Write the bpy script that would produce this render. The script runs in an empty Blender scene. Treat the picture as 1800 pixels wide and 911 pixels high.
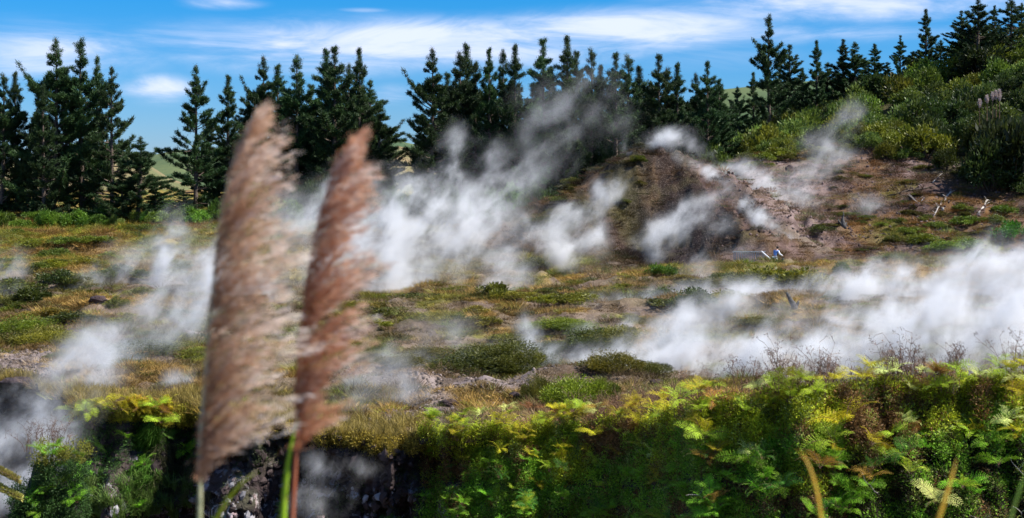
import bpy, math, random
import numpy as np
from mathutils import Vector, Matrix
PI = math.pi
S = bpy.context.scene
COL = S.collection
random.seed(7)
R0 = np.random.RandomState(11)

# ------------------------------------------------------------------ camera
F = 2470.0            # focal length in photo pixels (1800 wide)
HX, HY = 900.0, 300.0 # principal column, horizon row
cam_d = bpy.data.cameras.new('camera'); cam = bpy.data.objects.new('camera', cam_d); COL.objects.link(cam)
cam.location = (0, 0, 0); cam.rotation_euler = (PI/2, 0, 0)
cam_d.sensor_width = 36; cam_d.lens = 36*F/1800; cam_d.shift_y = -(455.5-HY)/1800
cam_d.clip_start = 0.1; cam_d.clip_end = 20000
cam_d.dof.use_dof = True; cam_d.dof.focus_distance = 60; cam_d.dof.aperture_fstop = 3.3
S.camera = cam
S.view_settings.view_transform = 'Standard'; S.view_settings.look = 'None'
S.view_settings.exposure = 0.87; S.view_settings.gamma = 1
S.cycles.max_bounces = 8; S.cycles.volume_bounces = 3; S.cycles.transparent_max_bounces = 8
S.cycles.diffuse_bounces = 3; S.cycles.glossy_bounces = 1
S.cycles.volume_step_rate = 0.75; S.cycles.volume_max_steps = 128
S.cycles.use_denoising = True
S.cycles.use_adaptive_sampling = True; S.cycles.adaptive_threshold = 0.025

# ------------------------------------------------------------------ sun and sky
SUN_EL, SUN_AZ = math.radians(52), math.radians(103)      # azimuth from +Y towards +X
sun_d = bpy.data.lights.new('sun', 'SUN'); sun = bpy.data.objects.new('sun', sun_d); COL.objects.link(sun)
sun_d.energy = 5.0; sun_d.angle = math.radians(0.53); sun_d.color = (1.0, 0.955, 0.88)
sd = Vector((math.sin(SUN_AZ)*math.cos(SUN_EL), math.cos(SUN_AZ)*math.cos(SUN_EL), math.sin(SUN_EL)))
sun.rotation_euler = sd.to_track_quat('Z', 'Y').to_euler(); sun.location = (60, 60, 90)

W = bpy.data.worlds.new('World'); S.world = W; W.use_nodes = True
nt = W.node_tree; nt.nodes.clear()
class G:
    """tiny node helper"""
    def __init__(s, nt): s.nt = nt
    def n(s, t, **k):
        nd = s.nt.nodes.new(t)
        for a, b in k.items(): setattr(nd, a, b)
        return nd
    def link(s, a, b): s.nt.links.new(a, b)
    def setin(s, sock, v):
        if isinstance(v, bpy.types.NodeSocket): s.link(v, sock)
        else: sock.default_value = v
    def m(s, op, a, b=0.0, c=0.0, clamp=False):
        nd = s.n('ShaderNodeMath', operation=op, use_clamp=clamp)
        s.setin(nd.inputs[0], a); s.setin(nd.inputs[1], b); s.setin(nd.inputs[2], c)
        return nd.outputs[0]
    def mix(s, f, a, b, mode='MIX'):
        nd = s.n('ShaderNodeMix', data_type='RGBA', blend_type=mode)
        s.setin(nd.inputs[0], f); s.setin(nd.inputs[6], a); s.setin(nd.inputs[7], b)
        return nd.outputs[2]
    def noise(s, vec, scale, detail=4, rough=0.55, dist=0.0, dim='3D'):
        nd = s.n('ShaderNodeTexNoise', noise_dimensions=dim)
        if vec is not None: s.link(vec, nd.inputs['Vector'])
        s.setin(nd.inputs['Scale'], scale)
        nd.inputs['Detail'].default_value = detail; nd.inputs['Roughness'].default_value = rough
        nd.inputs['Distortion'].default_value = dist
        return nd.outputs[0]
    def rng(s, v, a, b, c=0.0, d=1.0, smooth=False):
        nd = s.n('ShaderNodeMapRange'); nd.interpolation_type = 'SMOOTHSTEP' if smooth else 'LINEAR'
        s.setin(nd.inputs[0], v)
        for i, q in enumerate((a, b, c, d)): s.setin(nd.inputs[i+1], q)
        return nd.outputs[0]
    def comb(s, x, y, z):
        nd = s.n('ShaderNodeCombineXYZ')
        for i, q in enumerate((x, y, z)): s.setin(nd.inputs[i], q)
        return nd.outputs[0]
g = G(nt)
sky = g.n('ShaderNodeTexSky', sky_type='NISHITA'); sky.sun_disc = False
sky.sun_elevation = SUN_EL; sky.sun_rotation = SUN_AZ; sky.altitude = 600
sky.air_density = 1.0; sky.dust_density = 0.2; sky.ozone_density = 3.0
tc = g.n('ShaderNodeTexCoord'); sx = g.n('ShaderNodeSeparateXYZ'); g.link(tc.outputs['Generated'], sx.inputs[0])
az = g.m('ARCTAN2', sx.outputs[0], sx.outputs[1]); el = g.m('ARCSINE', sx.outputs[2])
hv = g.comb(g.m('MULTIPLY', az, 9.0), g.m('MULTIPLY', el, 44.0), 3.7)
n1 = g.noise(hv, 1.0, 7, 0.62, 0.6)
hv2 = g.comb(g.m('MULTIPLY', az, 3.0), g.m('MULTIPLY', el, 12.0), 9.1)
n2 = g.noise(hv2, 1.0, 4, 0.5, 0.3)
blobs = [(278,160,62,24,.85),(692,166,45,18,.62),(365,80,62,24,.65),(720,78,430,42,1.05),(1130,52,270,36,.95),
         (1520,18,330,36,.9),(90,105,180,55,.62),(390,12,70,14,.55),(640,20,55,6,.35),(1290,42,60,18,.4),
         (560,115,230,26,.5),(170,75,170,22,.35),(1420,60,330,25,.55),(1250,105,260,30,.3)]
acc = None
for (px, py, rx, ry, st) in blobs:
    du = g.m('MULTIPLY', g.m('SUBTRACT', az, math.atan((px-HX)/F)), F/rx)
    dv = g.m('MULTIPLY', g.m('SUBTRACT', el, math.atan((HY-py)/F)), F/ry)
    r2 = g.m('ADD', g.m('MULTIPLY', du, du), g.m('MULTIPLY', dv, dv))
    e = g.m('MULTIPLY', g.m('EXPONENT', g.m('MULTIPLY', r2, -1.0)), st)
    acc = e if acc is None else g.m('MAXIMUM', acc, e)
# elsewhere in the sky the same kind of streaky cloud goes on
off = g.m('MAXIMUM', g.rng(el, 0.13, 0.2, 0, 1), g.rng(g.m('ABSOLUTE', az), 0.38, 0.5, 0, 1))
rest = g.m('MULTIPLY', g.rng(n2, 0.45, 0.65, 0, 0.8), off)
acc = g.m('MAXIMUM', acc, rest)
cm = g.m('MULTIPLY', acc, g.rng(n1, 0.28, 0.60, 0.45, 1.2))
cm = g.rng(cm, 0.08, 0.95, 0, 0.92, True)
skc = g.mix(1.0, sky.outputs[0], g.mix(g.rng(el, 0.0, 0.13, 0, 1), (0.44, 0.62, 1.02, 1), (0.08, 0.64, 1.12, 1)), 'MULTIPLY')
cloud = g.mix(g.rng(n1, 0.35, 0.6), (4.4, 5.8, 8.6, 1), (7.2, 7.8, 9.6, 1))
bg = g.n('ShaderNodeBackground'); g.link(g.mix(cm, skc, cloud), bg.inputs[0]); bg.inputs[1].default_value = 0.068
wo = g.n('ShaderNodeOutputWorld'); g.link(bg.outputs[0], wo.inputs[0])

# ------------------------------------------------------------------ numpy noise
def _h(ix, iy, iz=0):
    n = (ix.astype(np.int64)*374761393 + iy.astype(np.int64)*668265263 + np.int64(iz)*2147483647) & 0xffffffff
    n = ((n ^ (n >> 13))*1274126177) & 0xffffffff
    n = n ^ (n >> 16)
    return (n & 0xffff)/65535.0
def vn(x, y, seed=0):
    ix = np.floor(x); iy = np.floor(y); fx = x-ix; fy = y-iy
    fx = fx*fx*fx*(fx*(fx*6-15)+10); fy = fy*fy*fy*(fy*(fy*6-15)+10)
    a = _h(ix, iy, seed); b = _h(ix+1, iy, seed); c = _h(ix, iy+1, seed); d = _h(ix+1, iy+1, seed)
    return (a*(1-fx)+b*fx)*(1-fy) + (c*(1-fx)+d*fx)*fy
def fbm(x, y, seed=0, oc=5, lac=2.03, gain=0.5):
    s = 0; a = 1; t = 0
    for i in range(oc):
        s = s + a*vn(x, y, seed+i*17); t += a; a *= gain; x = x*lac+13.7; y = y*lac+5.1
    return s/t
def ss(v, a, b):
    t = np.clip((v-a)/(b-a), 0, 1); return t*t*(3-2*t)

# ------------------------------------------------------------------ terrain functions
def PX(x, y): return HX + F*x/np.maximum(y, 1e-3)
def edgeY(px):
    px = np.asarray(px, float)
    wob = (fbm(px*.012, px*0+3.3, 500, 4)-.5)*2.6 + (fbm(px*.06, px*0+8.8, 510, 3)-.5)*.9
    return wob*np.interp(px, [300, 360, 740, 800], [.7, 1, 1, .5]) + np.interp(px, [-700,-100,60,110,150,340,380,560,740,800,1000,1120,1230,1400,1800,2500],
                         [46,   42,  40,37,34.5,34.5,33,31.6,30.8,30.5,30,28.5,25,24,23.5,24])
def topZ(px):
    return np.interp(px, [-700,-100,100,150,340,560,740,1000,1120,1230,1400,1800,2500],
                         [-6.1,-6.1,-6.05,-5.75,-5.85,-6.0,-5.95,-5.6,-5.3,-4.35,-3.95,-3.7,-3.7])
RUN = lambda px: np.interp(px, [-700,100,150,340,380,720,800,1000,1200,2500], [1.5,1.5,2.6,2.6,1.2,1.2,4.2,6,8,8.5])
RIDGE = [(-6,126,-7.2),(-2.6,128,-5.0),(1.6,130,-4.1),(5.3,132,-2.5),(10.0,133,.2),(12.9,132,2.4),(15.2,130,1.1),
         (17.3,127,-1.3),(19.6,122,-3.9),(21.4,118,-5.6),(23.4,114,-7.3)]
def ground_z(x, y):
    x = np.asarray(x, float); y = np.asarray(y, float)
    px = PX(x, y)
    prof = np.interp(y, [20,32,45,60,85,112,130,150,170,260,420], [-6,-6,-6.5,-7,-7.6,-7.75,-6.3,-4.5,-3.8,-3.8,-6])
    # hill on the right
    Hs = np.interp(x, [0,15,19,21.5,24,33,45,60,100,200], [-5,-5,-5,-3.4,.6,1.9,2.4,6,10,12])
    Hc = np.interp(x, [0,18,23,30,45,55,67,95,200], [-4.0,-3.9,-2.5,2.2,8.2,12,16,23,26])
    f0 = 118 - ss(x, 30, 60)*8
    t1 = np.clip((y-f0)/(150-f0), 0, 1); t2 = np.clip((y-150)/35, 0, 1)
    hill = -7.75 + (Hs+7.75)*t1**0.95
    hill = np.where(y > 150, Hs + (Hc-Hs)*t2, hill)
    hill = hill - np.clip((y-190)/120, 0, 1)*8
    w = ss(x, 15, 23)*ss(y, 112, 124)
    z = prof*(1-w) + hill*w
    # crater rim level close to the edge
    e = edgeY(px); wt = 1-ss(y-e, 1.0, 12.0)
    z = z*(1-wt) + (topZ(px)-0.03*(y-e))*wt
    # steaming mound
    mz = np.full_like(z, -99.0)
    wob = (fbm(x*.16, y*.16, 40, 3)-.5)*3.0
    for (ax, ay, a_), (bx, by, b_) in zip(RIDGE[:-1], RIDGE[1:]):
        dx, dy = bx-ax, by-ay; L2 = dx*dx+dy*dy
        t = np.clip(((x-ax)*dx+(y-ay)*dy)/L2, 0, 1)
        cx = ax+dx*t; cy = ay+dy*t
        d = np.hypot(x-cx, y-cy)
        front = y < cy
        right = (x-cx) > 0
        slope = np.where(front, 0.46+.42*ss(cx, 9, 15)*(1-ss(x-cx, .0, 4)), 0.80)*(.55+.5*ss(d, 0, 7))
        mz = np.maximum(mz, a_+(b_-a_)*t - slope*np.maximum(np.hypot(d, .7)-.7, 0)*(1+.12*wob))
    gul = 1-np.abs(2*fbm(x*.55, y*.22, 60, 4)-1)
    mz = mz + (gul-.8)*1.2*ss(mz, -7.9, -5.5) + (fbm(x*1.1, y*1.1, 61, 5)-.5)*1.0*ss(mz, -7.9, -6)
    hol = np.exp(-((x-14.2)/4.6)**4-((y-119.5)/4.2)**4); mz = mz - 3.4*hol*(.8+.5*fbm(x*.9, y*.5, 67, 4))*ss(mz, -7.9, -6.5)
    z0 = z
    z = np.maximum(z, mz) + 0.25*np.exp(-np.abs(z-mz)*1.2)*(mz > -20)
    onm = ss(z-z0, 0.1, 1.2)
    # small earth cone left of the mound, and low banks in the field
    d = np.hypot((x-2.1)/1.5, (y-104)/2.2); z = z + 1.45*np.clip(1-d, 0, 1)**.8
    bank = (fbm(x*.085, y*.13, 5, 3)-.5)
    damp = ss(y-e, 1.5, 9)*(1-ss(y, 300, 380))
    z = z + bank*2.6*damp*(1-w)*(1-onm)*(1-ss(y, 130, 170)*.6)
    z = z + (fbm(x*.33, y*.33, 9, 4)-.5)*0.75*damp
    z = z + (fbm(x*1.1, y*1.1, 19, 4)-.5)*0.5*(0.35+.65*damp)
    z = z + w*(fbm(x*.2, y*.2, 29, 4)-.5)*1.6
    return z
def gz(x, y): return float(ground_z(np.array([x]), np.array([y]))[0])
def ground_hit(px, py, y0=24, y1=260):
    """distance at which the ray through a photo pixel meets the ground"""
    ys = np.linspace(max(y0, float(edgeY(px))+.1), y1, 1500); x = (px-HX)/F*ys; z = (HY-py)/F*ys
    k = np.argmax(ground_z(x, ys) > z)
    return float(x[k]), float(ys[k])
def wall_pt(px, t, rough=True):
    """crater wall below the edge: t=0 at the lip, 1 at the floor"""
    px = np.asarray(px, float); t = np.asarray(t, float)
    e = edgeY(px); zt = ground_z((px-HX)/F*e, e)
    depth = 8.5
    run = RUN(px)
    prof = t**np.interp(px, [300,800,1200], [0.9, 1.0, 1.05])
    Y = e - run*prof; Z = zt - depth*t
    steep = 1-ss(px, 760, 900)
    if rough:
        u = px/F*32
        n = fbm(u*1.1, Z*.9, 70, 5)-.5; n2 = np.abs(2*fbm(u*2.6, Z*3.4, 71, 4)-1)
        over = np.exp(-((t-.10)/.07)**2)                   # undercut below the turf lip
        Y = Y + ss(t, 0, .04)*(n*2.2 + n2*.5 + over*.5*steep)*(.45+.55*steep)
    X = (px-HX)/F*e + (Y-e)*0.0
    return X, Y, Z

# ------------------------------------------------------------------ mesh building
class MB:
    def __init__(s): s.v = []; s.f = []; s.r = []; s.n = 0; s.mi = []
    def add(s, v, f, r=None, mi=0):
        v = np.asarray(v, float).reshape(-1, 3); f = np.asarray(f, int).reshape(-1, 3)
        s.v.append(v); s.f.append(f+s.n); s.n += len(v)
        s.r.append(np.full(len(v), 0.5) if r is None else np.broadcast_to(np.asarray(r, float), (len(v),)))
        s.mi.append(np.full(len(f), mi))
    def tube(s, pts, rad, sides=6, r=0.5, cap=True, mi=0):
        pts = [Vector(p) for p in pts]; n = len(pts)
        rad = rad if hasattr(rad, '__len__') else [rad]*n
        vs = []; prev = None
        for i, p in enumerate(pts):
            d = (pts[min(i+1, n-1)]-pts[max(i-1, 0)]).normalized()
            if prev is None:
                a = d.orthogonal().normalized()
            else:
                a = (prev - d*prev.dot(d)).normalized()
            prev = a; b = d.cross(a)
            for k in range(sides):
                q = 2*PI*k/sides
                vs.append(p + (a*math.cos(q)+b*math.sin(q))*rad[i])
        fs = []
        for i in range(n-1):
            for k in range(sides):
                A = i*sides+k; B = i*sides+(k+1) % sides
                fs += [(A, B, B+sides), (A, B+sides, A+sides)]
        if cap:
            c0 = len(vs); vs.append(pts[0]); vs.append(pts[-1])
            for k in range(sides):
                fs.append((c0, (k+1) % sides, k)); fs.append((c0+1, (n-1)*sides+k, (n-1)*sides+(k+1) % sides))
        s.add([tuple(v) for v in vs], fs, r, mi)
    def mesh(s, name, smooth=False):
        v = np.concatenate(s.v); f = np.concatenate(s.f); r = np.concatenate(s.r); mi = np.concatenate(s.mi)
        return raw_mesh(name, v, f, r, smooth, mi)
    def build(s, name, mat, parent=None, smooth=False):
        m = s.mesh(name, smooth)
        for q in (mat if isinstance(mat, (list, tuple)) else [mat]): m.materials.append(q)
        o = bpy.data.objects.new(name, m); COL.objects.link(o); o.parent = parent
        return o
def raw_mesh(name, v, f, r=None, smooth=False, mi=None, col=None):
    m = bpy.data.meshes.new(name)
    m.vertices.add(len(v)); m.vertices.foreach_set('co', np.asarray(v, np.float32).ravel())
    k = f.shape[1]
    m.loops.add(len(f)*k); m.loops.foreach_set('vertex_index', f.astype(np.int32).ravel())
    m.polygons.add(len(f)); m.polygons.foreach_set('loop_start', (np.arange(len(f))*k).astype(np.int32))
    if mi is not None and mi.any(): m.polygons.foreach_set('material_index', mi.astype(np.int32))
    m.polygons.foreach_set('use_smooth', np.full(len(f), smooth))
    m.update(calc_edges=True)
    if r is not None:
        a = m.attributes.new('rnd', 'FLOAT', 'POINT'); a.data.foreach_set('value', np.asarray(r, np.float32))
    if col is not None:
        a = m.attributes.new('zone', 'FLOAT_COLOR', 'POINT')
        a.data.foreach_set('color', np.c_[col, np.ones(len(col))].astype(np.float32).ravel())
    return m
def tag(o, label=None, cat=None, group=None, kind=None):
    if label: o['label'] = label
    if cat: o['category'] = cat
    if group: o['group'] = group
    if kind: o['kind'] = kind
    return o
def empty(name, loc=(0, 0, 0), rz=0, label=None, cat=None, group=None, kind=None):
    o = bpy.data.objects.new(name, None); COL.objects.link(o); o.location = loc; o.rotation_euler = (0, 0, rz)
    o.empty_display_size = .2
    return tag(o, label, cat, group, kind)

# ------------------------------------------------------------------ materials
def mat_new(name):
    m = bpy.data.materials.new(name); m.use_nodes = True; m.node_tree.nodes.clear(); return m, G(m.node_tree)
def finish(g, col, rough=0.8, trans=0.0, bump=None, bstr=0.3, bdist=0.05, spec=0.25):
    p = g.n('ShaderNodeBsdfPrincipled'); g.setin(p.inputs['Base Color'], col)
    g.setin(p.inputs['Roughness'], rough); p.inputs['Specular IOR Level'].default_value = spec
    out = g.n('ShaderNodeOutputMaterial'); sh = p.outputs[0]
    if bump is not None:
        b = g.n('ShaderNodeBump'); g.link(bump, b.inputs['Height']); b.inputs['Strength'].default_value = bstr
        b.inputs['Distance'].default_value = bdist; g.link(b.outputs[0], p.inputs['Normal'])
    if trans:
        t = g.n('ShaderNodeBsdfTranslucent'); g.setin(t.inputs[0], col)
        mx = g.n('ShaderNodeMixShader'); mx.inputs[0].default_value = trans
        g.link(sh, mx.inputs[1]); g.link(t.outputs[0], mx.inputs[2]); sh = mx.outputs[0]
    g.link(sh, out.inputs[0])
def attr(g, name, out='Fac', t='GEOMETRY'):
    a = g.n('ShaderNodeAttribute', attribute_type=t); a.attribute_name = name; return a.outputs[out]
def leaf_mat(name, dark, light, trans=0.35, rough=0.5, use_obj=True, spec=.3):
    """leaf colour: per-leaf value from 'rnd', multiplied by the object's own colour"""
    m, g = mat_new(name)
    c = g.mix(attr(g, 'rnd'), (*dark, 1), (*light, 1))
    oi = g.n('ShaderNodeObjectInfo')
    if use_obj: c = g.mix(1.0, c, oi.outputs['Color'], 'MULTIPLY')
    hs = g.n('ShaderNodeHueSaturation'); g.link(c, hs.inputs['Color'])
    g.setin(hs.inputs['Hue'], g.rng(oi.outputs['Random'], 0, 1, .485, .515)); g.setin(hs.inputs['Value'], g.rng(oi.outputs['Random'], 0, 1, .8, 1.2))
    finish(g, hs.outputs[0], rough, trans, spec=spec); return m
M = {}
M['pine_needles'] = leaf_mat('pine_needles', (.008, .022, .007), (.050, .095, .026), .25, .6)
M['leaves'] = leaf_mat('leaves', (.035, .055, .012), (.15, .19, .045), .35)
M['fern'] = leaf_mat('fern', (.35, .35, .35), (1, 1, 1), .35, .55, spec=.12)
def bark(name, a, b, sc=6):
    m, g = mat_new(name); tc = g.n('ShaderNodeTexCoord')
    n = g.noise(tc.outputs['Object'], sc, 5); c = g.mix(g.rng(n, .35, .65), (*a, 1), (*b, 1))
    finish(g, c, .85, bump=n, bstr=.6, bdist=.03); return m
M['bark'] = bark('bark', (.05, .036, .028), (.13, .10, .08))
M['pale_wood'] = bark('pale_wood', (.20, .17, .15), (.55, .51, .47), 9)
M['charred_wood'] = bark('charred_wood', (.03, .028, .028), (.13, .12, .115), 9)
M['twig'] = bark('twig', (.09, .05, .03), (.22, .13, .09), 3)

def ground_mat():
    m, g = mat_new('heath_ground'); geo = g.n('ShaderNodeNewGeometry'); P = geo.outputs['Position']
    z = attr(g, 'zone', 'Color')
    n = g.noise(P, 1.3, 8, .65); nf = g.noise(P, 9.0, 5, .6); nl = g.noise(P, .25, 4)
    c = g.mix(g.rng(n, .38, .66, 0, .75), z, g.mix(1.0, z, (.42, .38, .36, 1), 'MULTIPLY'))
    c = g.mix(g.rng(nf, .5, .75, 0, .55), c, g.mix(.6, z, (.40, .33, .27, 1)))
    c = g.mix(g.rng(nl, .5, .7, 0, .35), c, (.13, .12, .045, 1))
    finish(g, c, .95, bump=g.m('ADD', n, g.m('MULTIPLY', nf, .4)), bstr=.9, bdist=.25, spec=.1)
    return m
M['ground'] = ground_mat()
def wall_mat():
    m, g = mat_new('crater_rock'); geo = g.n('ShaderNodeNewGeometry'); P = geo.outputs['Position']
    n = g.noise(P, 1.1, 8, .62, .4); nf = g.noise(P, 6, 6, .6); nb = g.noise(P, .55, 4, .5)
    sp = g.n('ShaderNodeSeparateXYZ'); g.link(P, sp.inputs[0])
    low = g.m('MULTIPLY', g.rng(sp.outputs[2], -6.6, -7.7, 0, 1), g.rng(sp.outputs[0], -10.8, -10.0, 0, 1))                 # mineral crusts lie low on the wall
    c = g.mix(g.rng(n, .35, .6), (.018, .012, .013, 1), (.065, .042, .042, 1))
    c = g.mix(g.rng(nb, .55, .68, 0, .6), c, (.05, .06, .025, 1))
    wv = g.m('MULTIPLY', g.rng(g.noise(P, 1.9, 7, .7, .1), .53, .58), low)
    crust = g.mix(g.rng(g.noise(P, .8, 3), .42, .6), (.42, .40, .40, 1), (.28, .37, .52, 1))
    crust = g.mix(g.rng(nf, .45, .6, 0, .7), crust, (.35, .20, .22, 1))
    c = g.mix(wv, c, crust)
    finish(g, c, .8, bump=g.m('ADD', n, g.m('MULTIPLY', nf, .35)), bstr=1.0, bdist=.35)
    return m
M['wall'] = wall_mat()

# ------------------------------------------------------------------ ground colours by place
def zone_color(x, y):
    px = PX(x, y); N = len(x)
    z = ground_z(x, y); py = HY - F*z/y
    c = np.tile(np.array([.29, .195, .075]), (N, 1))
    def mixin(w, col):
        nonlocal c
        w = np.clip(w, 0, 1)[:, None]; c = c*(1-w)+np.array(col)*w
    a = fbm(x*.22, y*.16, 100, 4); b = fbm(x*.5, y*.4, 110, 4); d = fbm(x*.12, y*.1, 120, 3); e2 = fbm(x*1.2, y*.9, 130, 4)
    mixin(ss(a, .46, .56), (.16, .15, .032))                        # olive heath
    mixin(ss(b, .48, .56)*.85, (.17, .125, .105))                     # pinkish soil
    # golden olive back field, left
    back = ss(y, 95, 120)*(1-ss(x, -7, -1))
    mixin(back, (.26, .19, .04)); mixin(back*ss(b, .46, .54), (.17, .17, .035)); mixin(back*ss(a, .56, .66), (.19, .12, .045))
    hill = ss(x, 14, 22)*ss(y, 108, 116)
    mixin(hill, (.12, .075, .068)); mixin(hill*ss(e2, .46, .6)*.85, (.06, .036, .03)); mixin(hill*ss(b, .55, .65)*.7, (.19, .135, .13)); mixin(hill*ss(a, .5, .6)*.7, (.15, .075, .03))
    rust = hill*ss(px, 1430, 1500)*ss(py, 300, 350)*(1-ss(px, 1760, 1850))
    mixin(rust*ss(b, .42, .52)*.95, (.15, .078, .028))
    mixin(rust*ss(a, .5, .58)*ss(px, 1500, 1600), (.15, .155, .04))
    lip = hill*ss(y, 148, 152); mixin(lip, (.03, .035, .014)); mixin(hill*ss(px, 1600, 1700)*(1-ss(py, 300, 340)), (.03, .035, .014)); mixin(hill*ss(y, 149, 151)*(1-ss(px, 1480, 1600)), (.17, .14, .04))  # shade in the gaps between bushes painted as dark ground colour
    # mound
    dm = np.full(N, 99.0)
    for (ax, ay, _), (bx, by, _) in zip(RIDGE[:-1], RIDGE[1:]):
        dx, dy = bx-ax, by-ay; t = np.clip(((x-ax)*dx+(y-ay)*dy)/(dx*dx+dy*dy), 0, 1)
        dm = np.minimum(dm, np.hypot(x-ax-dx*t, y-ay-dy*t))
    mo = 1-ss(dm, 8, 13)
    mixin(hill*(1-ss(px, 1400, 1500))*.9, (.25, .185, .175)); mixin(hill*(1-ss(px, 1400, 1500))*ss(e2, .5, .62)*.7, (.10, .065, .06)); mo = mo*np.where(x > 17, (1-ss(dm, 1.2, 2.6)), 1); mixin(mo, (.045, .027, .02)); mixin(mo*ss(e2, .44, .58), (.032, .022, .02)); mixin(mo*ss(b, .5, .6)*.8, (.12, .07, .035)); mixin(np.exp(-((x-14.0)/6.2)**4-((y-120)/5.8)**4), (.014, .008, .011))  # dark purple earth of the hollow, blackened further in place of shade
    mixin(mo*ss(a, .54, .62)*(1-ss(x, 8, 14))*.5, (.09, .09, .03))
    mixin(mo*(1-ss(dm, .3, 1.3))*ss(x, 13, 15)*ss(e2, .38, .55), (.17, .11, .095))  # sunlit ridge highlight painted as a paler band along the crest
    # gravel by the near edge
    gv = (1-ss(np.abs(px-840)/120, .6, 1.1))*(1-ss(np.abs(y-38.5)/2.0, .4, 1)) + (1-ss(px, 60, 130))*(1-ss(np.abs(y-45)/3.6, .4, 1)) \
        + (1-ss(np.abs(px-690)/110, .5, 1))*(1-ss(np.abs(y-37)/2.2, .4, 1))*.7
    mixin(gv*ss(b, .42, .55), (.26, .21, .20))
    mixin(ss(d, .58, .66)*(1-hill)*.6*(y < 95), (.24, .19, .17)); mixin(ss(e2, .50, .60)*(1-hill)*.75*(y < 100), (.075, .05, .03))
    lipn = (1-ss(y-edgeY(px), .3, 1.6)); mixin(lipn*(px > 330)*(px < 760)*ss(e2, .4, .55), (.22, .16, .04))
    return c
# ground sheet: fan-shaped grid, fine where it shows
cols = np.concatenate([np.arange(-1500, -60, 40), np.arange(-60, 1860, 4.2), np.arange(1860, 3400, 40)])
rt = np.concatenate([np.linspace(0, 1, 330)**1.0])
NY = 400
g0 = np.linspace(0, 1, NY)
Xs = []; Ys = []
for k in g0: pass
E = edgeY(cols)
s_ = g0[:, None]
Yg = E[None, :]*(260/E[None, :])**s_
# the ground sheet goes on beyond the hill to the far plain
extra = np.array([300, 360, 450, 600, 900, 1500, 3000, 7000])[:, None]*np.ones((1, len(cols)))
Yg = np.vstack([Yg, extra]); Xg = (cols[None, :]-HX)/F*Yg
Zg = ground_z(Xg.ravel(), Yg.ravel()).reshape(Yg.shape)
far = ss(Yg, 300, 600); Zg = Zg*(1-far) + far*(-8)
nr, nc = Yg.shape
def grid_faces(nr, nc, flip=False):
    i = np.arange(nr-1)[:, None]*nc + np.arange(nc-1)[None, :]; i = i.ravel()
    f = np.c_[i, i+1, i+nc+1, i+nc]
    return f[:, ::-1] if flip else f
V = np.c_[Xg.ravel(), Yg.ravel(), Zg.ravel()]
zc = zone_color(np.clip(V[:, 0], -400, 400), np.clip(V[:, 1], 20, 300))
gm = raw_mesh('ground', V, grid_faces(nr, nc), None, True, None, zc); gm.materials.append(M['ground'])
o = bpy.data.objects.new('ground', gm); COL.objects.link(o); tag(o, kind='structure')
# crater wall
wc = np.concatenate([np.arange(-1500, -60, 40), np.arange(-60, 1860, 3.6), np.arange(1860, 3400, 40)])
wt_ = np.linspace(0, 1, 170)**1.15
PXg, Tg = np.meshgrid(wc, wt_)
Xw, Yw, Zw = wall_pt(PXg.ravel(), Tg.ravel())
m_ = raw_mesh('crater_wall', np.c_[Xw, Yw, Zw], grid_faces(len(wt_), len(wc), True), None, True); m_.materials.append(M['wall'])
o = bpy.data.objects.new('crater_wall', m_); COL.objects.link(o); tag(o, kind='structure')
# crater floor and the near bank the photographer stands on
xs = np.linspace(-60, 60, 90); ys = np.array([-20, -8, -2, 0, 1.5, 3, 4.2, 5.0, 5.5, 6.0, 6.6, 7.5, 9, 11, 14, 18, 22, 26, 30, 34, 38, 44])
zs = np.interp(ys, [-20, 0, 5.5, 6.6, 9, 11, 44], [-1.6, -1.72, -1.8, -3.2, -10, -13.5, -13.8])
XX, YY = np.meshgrid(xs, ys); ZZ = np.repeat(zs[:, None], len(xs), 1) + (fbm(XX.ravel()*.8, YY.ravel()*.8, 3, 3).reshape(XX.shape)-.5)*.25
m_ = raw_mesh('near_bank', np.c_[XX.ravel(), YY.ravel(), ZZ.ravel()], grid_faces(len(ys), len(xs)), None, True, None,
              np.tile([.12, .09, .05], (XX.size, 1))); m_.materials.append(M['ground'])
o = bpy.data.objects.new('near_bank', m_); COL.objects.link(o); tag(o, kind='structure')

# far hills
def hill_mat(name, a, b, sc):
    m, g = mat_new(name); geo = g.n('ShaderNodeNewGeometry')
    n = g.noise(geo.outputs['Position'], sc, 6, .6); n2 = g.noise(geo.outputs['Position'], sc*6, 4, .6)
    c = g.mix(g.rng(n, .4, .62), (*a, 1), (*b, 1)); c = g.mix(g.rng(n2, .55, .7, 0, .5), c, (.07, .10, .05, 1))
    finish(g, c, .95, bump=n2, bstr=.5, bdist=1.0, spec=.1); return m
def far_hill(name, pts, y0, y1, mat):
    """pts: crest outline as photo px/py at distance y1; the foot is at y0"""
    px = np.linspace(pts[0][0], pts[-1][0], 90); cy = np.interp(px, [p[0] for p in pts], [p[1] for p in pts])
    rows = np.linspace(-.25, 1.4, 30); v = []
    for r_ in rows:
        Y = y0+(y1-y0)*max(r_, 0) if r_ > 0 else y0+(y1-y0)*r_
        X = (px-HX)/F*Y; top = (HY-cy)/F*y1
        f = math.sin(min(max(r_, 0), 1)*PI/2)**1.2 if r_ <= 1 else 1-(r_-1)*1.2
        Z = -9+(top+9)*f + (fbm(X*.03, np.full_like(X, Y*.03), 7, 4)-.5)*4*min(1, max(r_, 0))*(1-.7*min(1, max(r_, 0)))
        v.append(np.c_[X, np.full_like(X, Y), Z])
    v = np.concatenate(v)
    m_ = raw_mesh(name, v, grid_faces(len(rows), len(px)), None, True); m_.materials.append(mat)
    o = bpy.data.objects.new(name, m_); COL.objects.link(o); tag(o, kind='structure')
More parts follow.
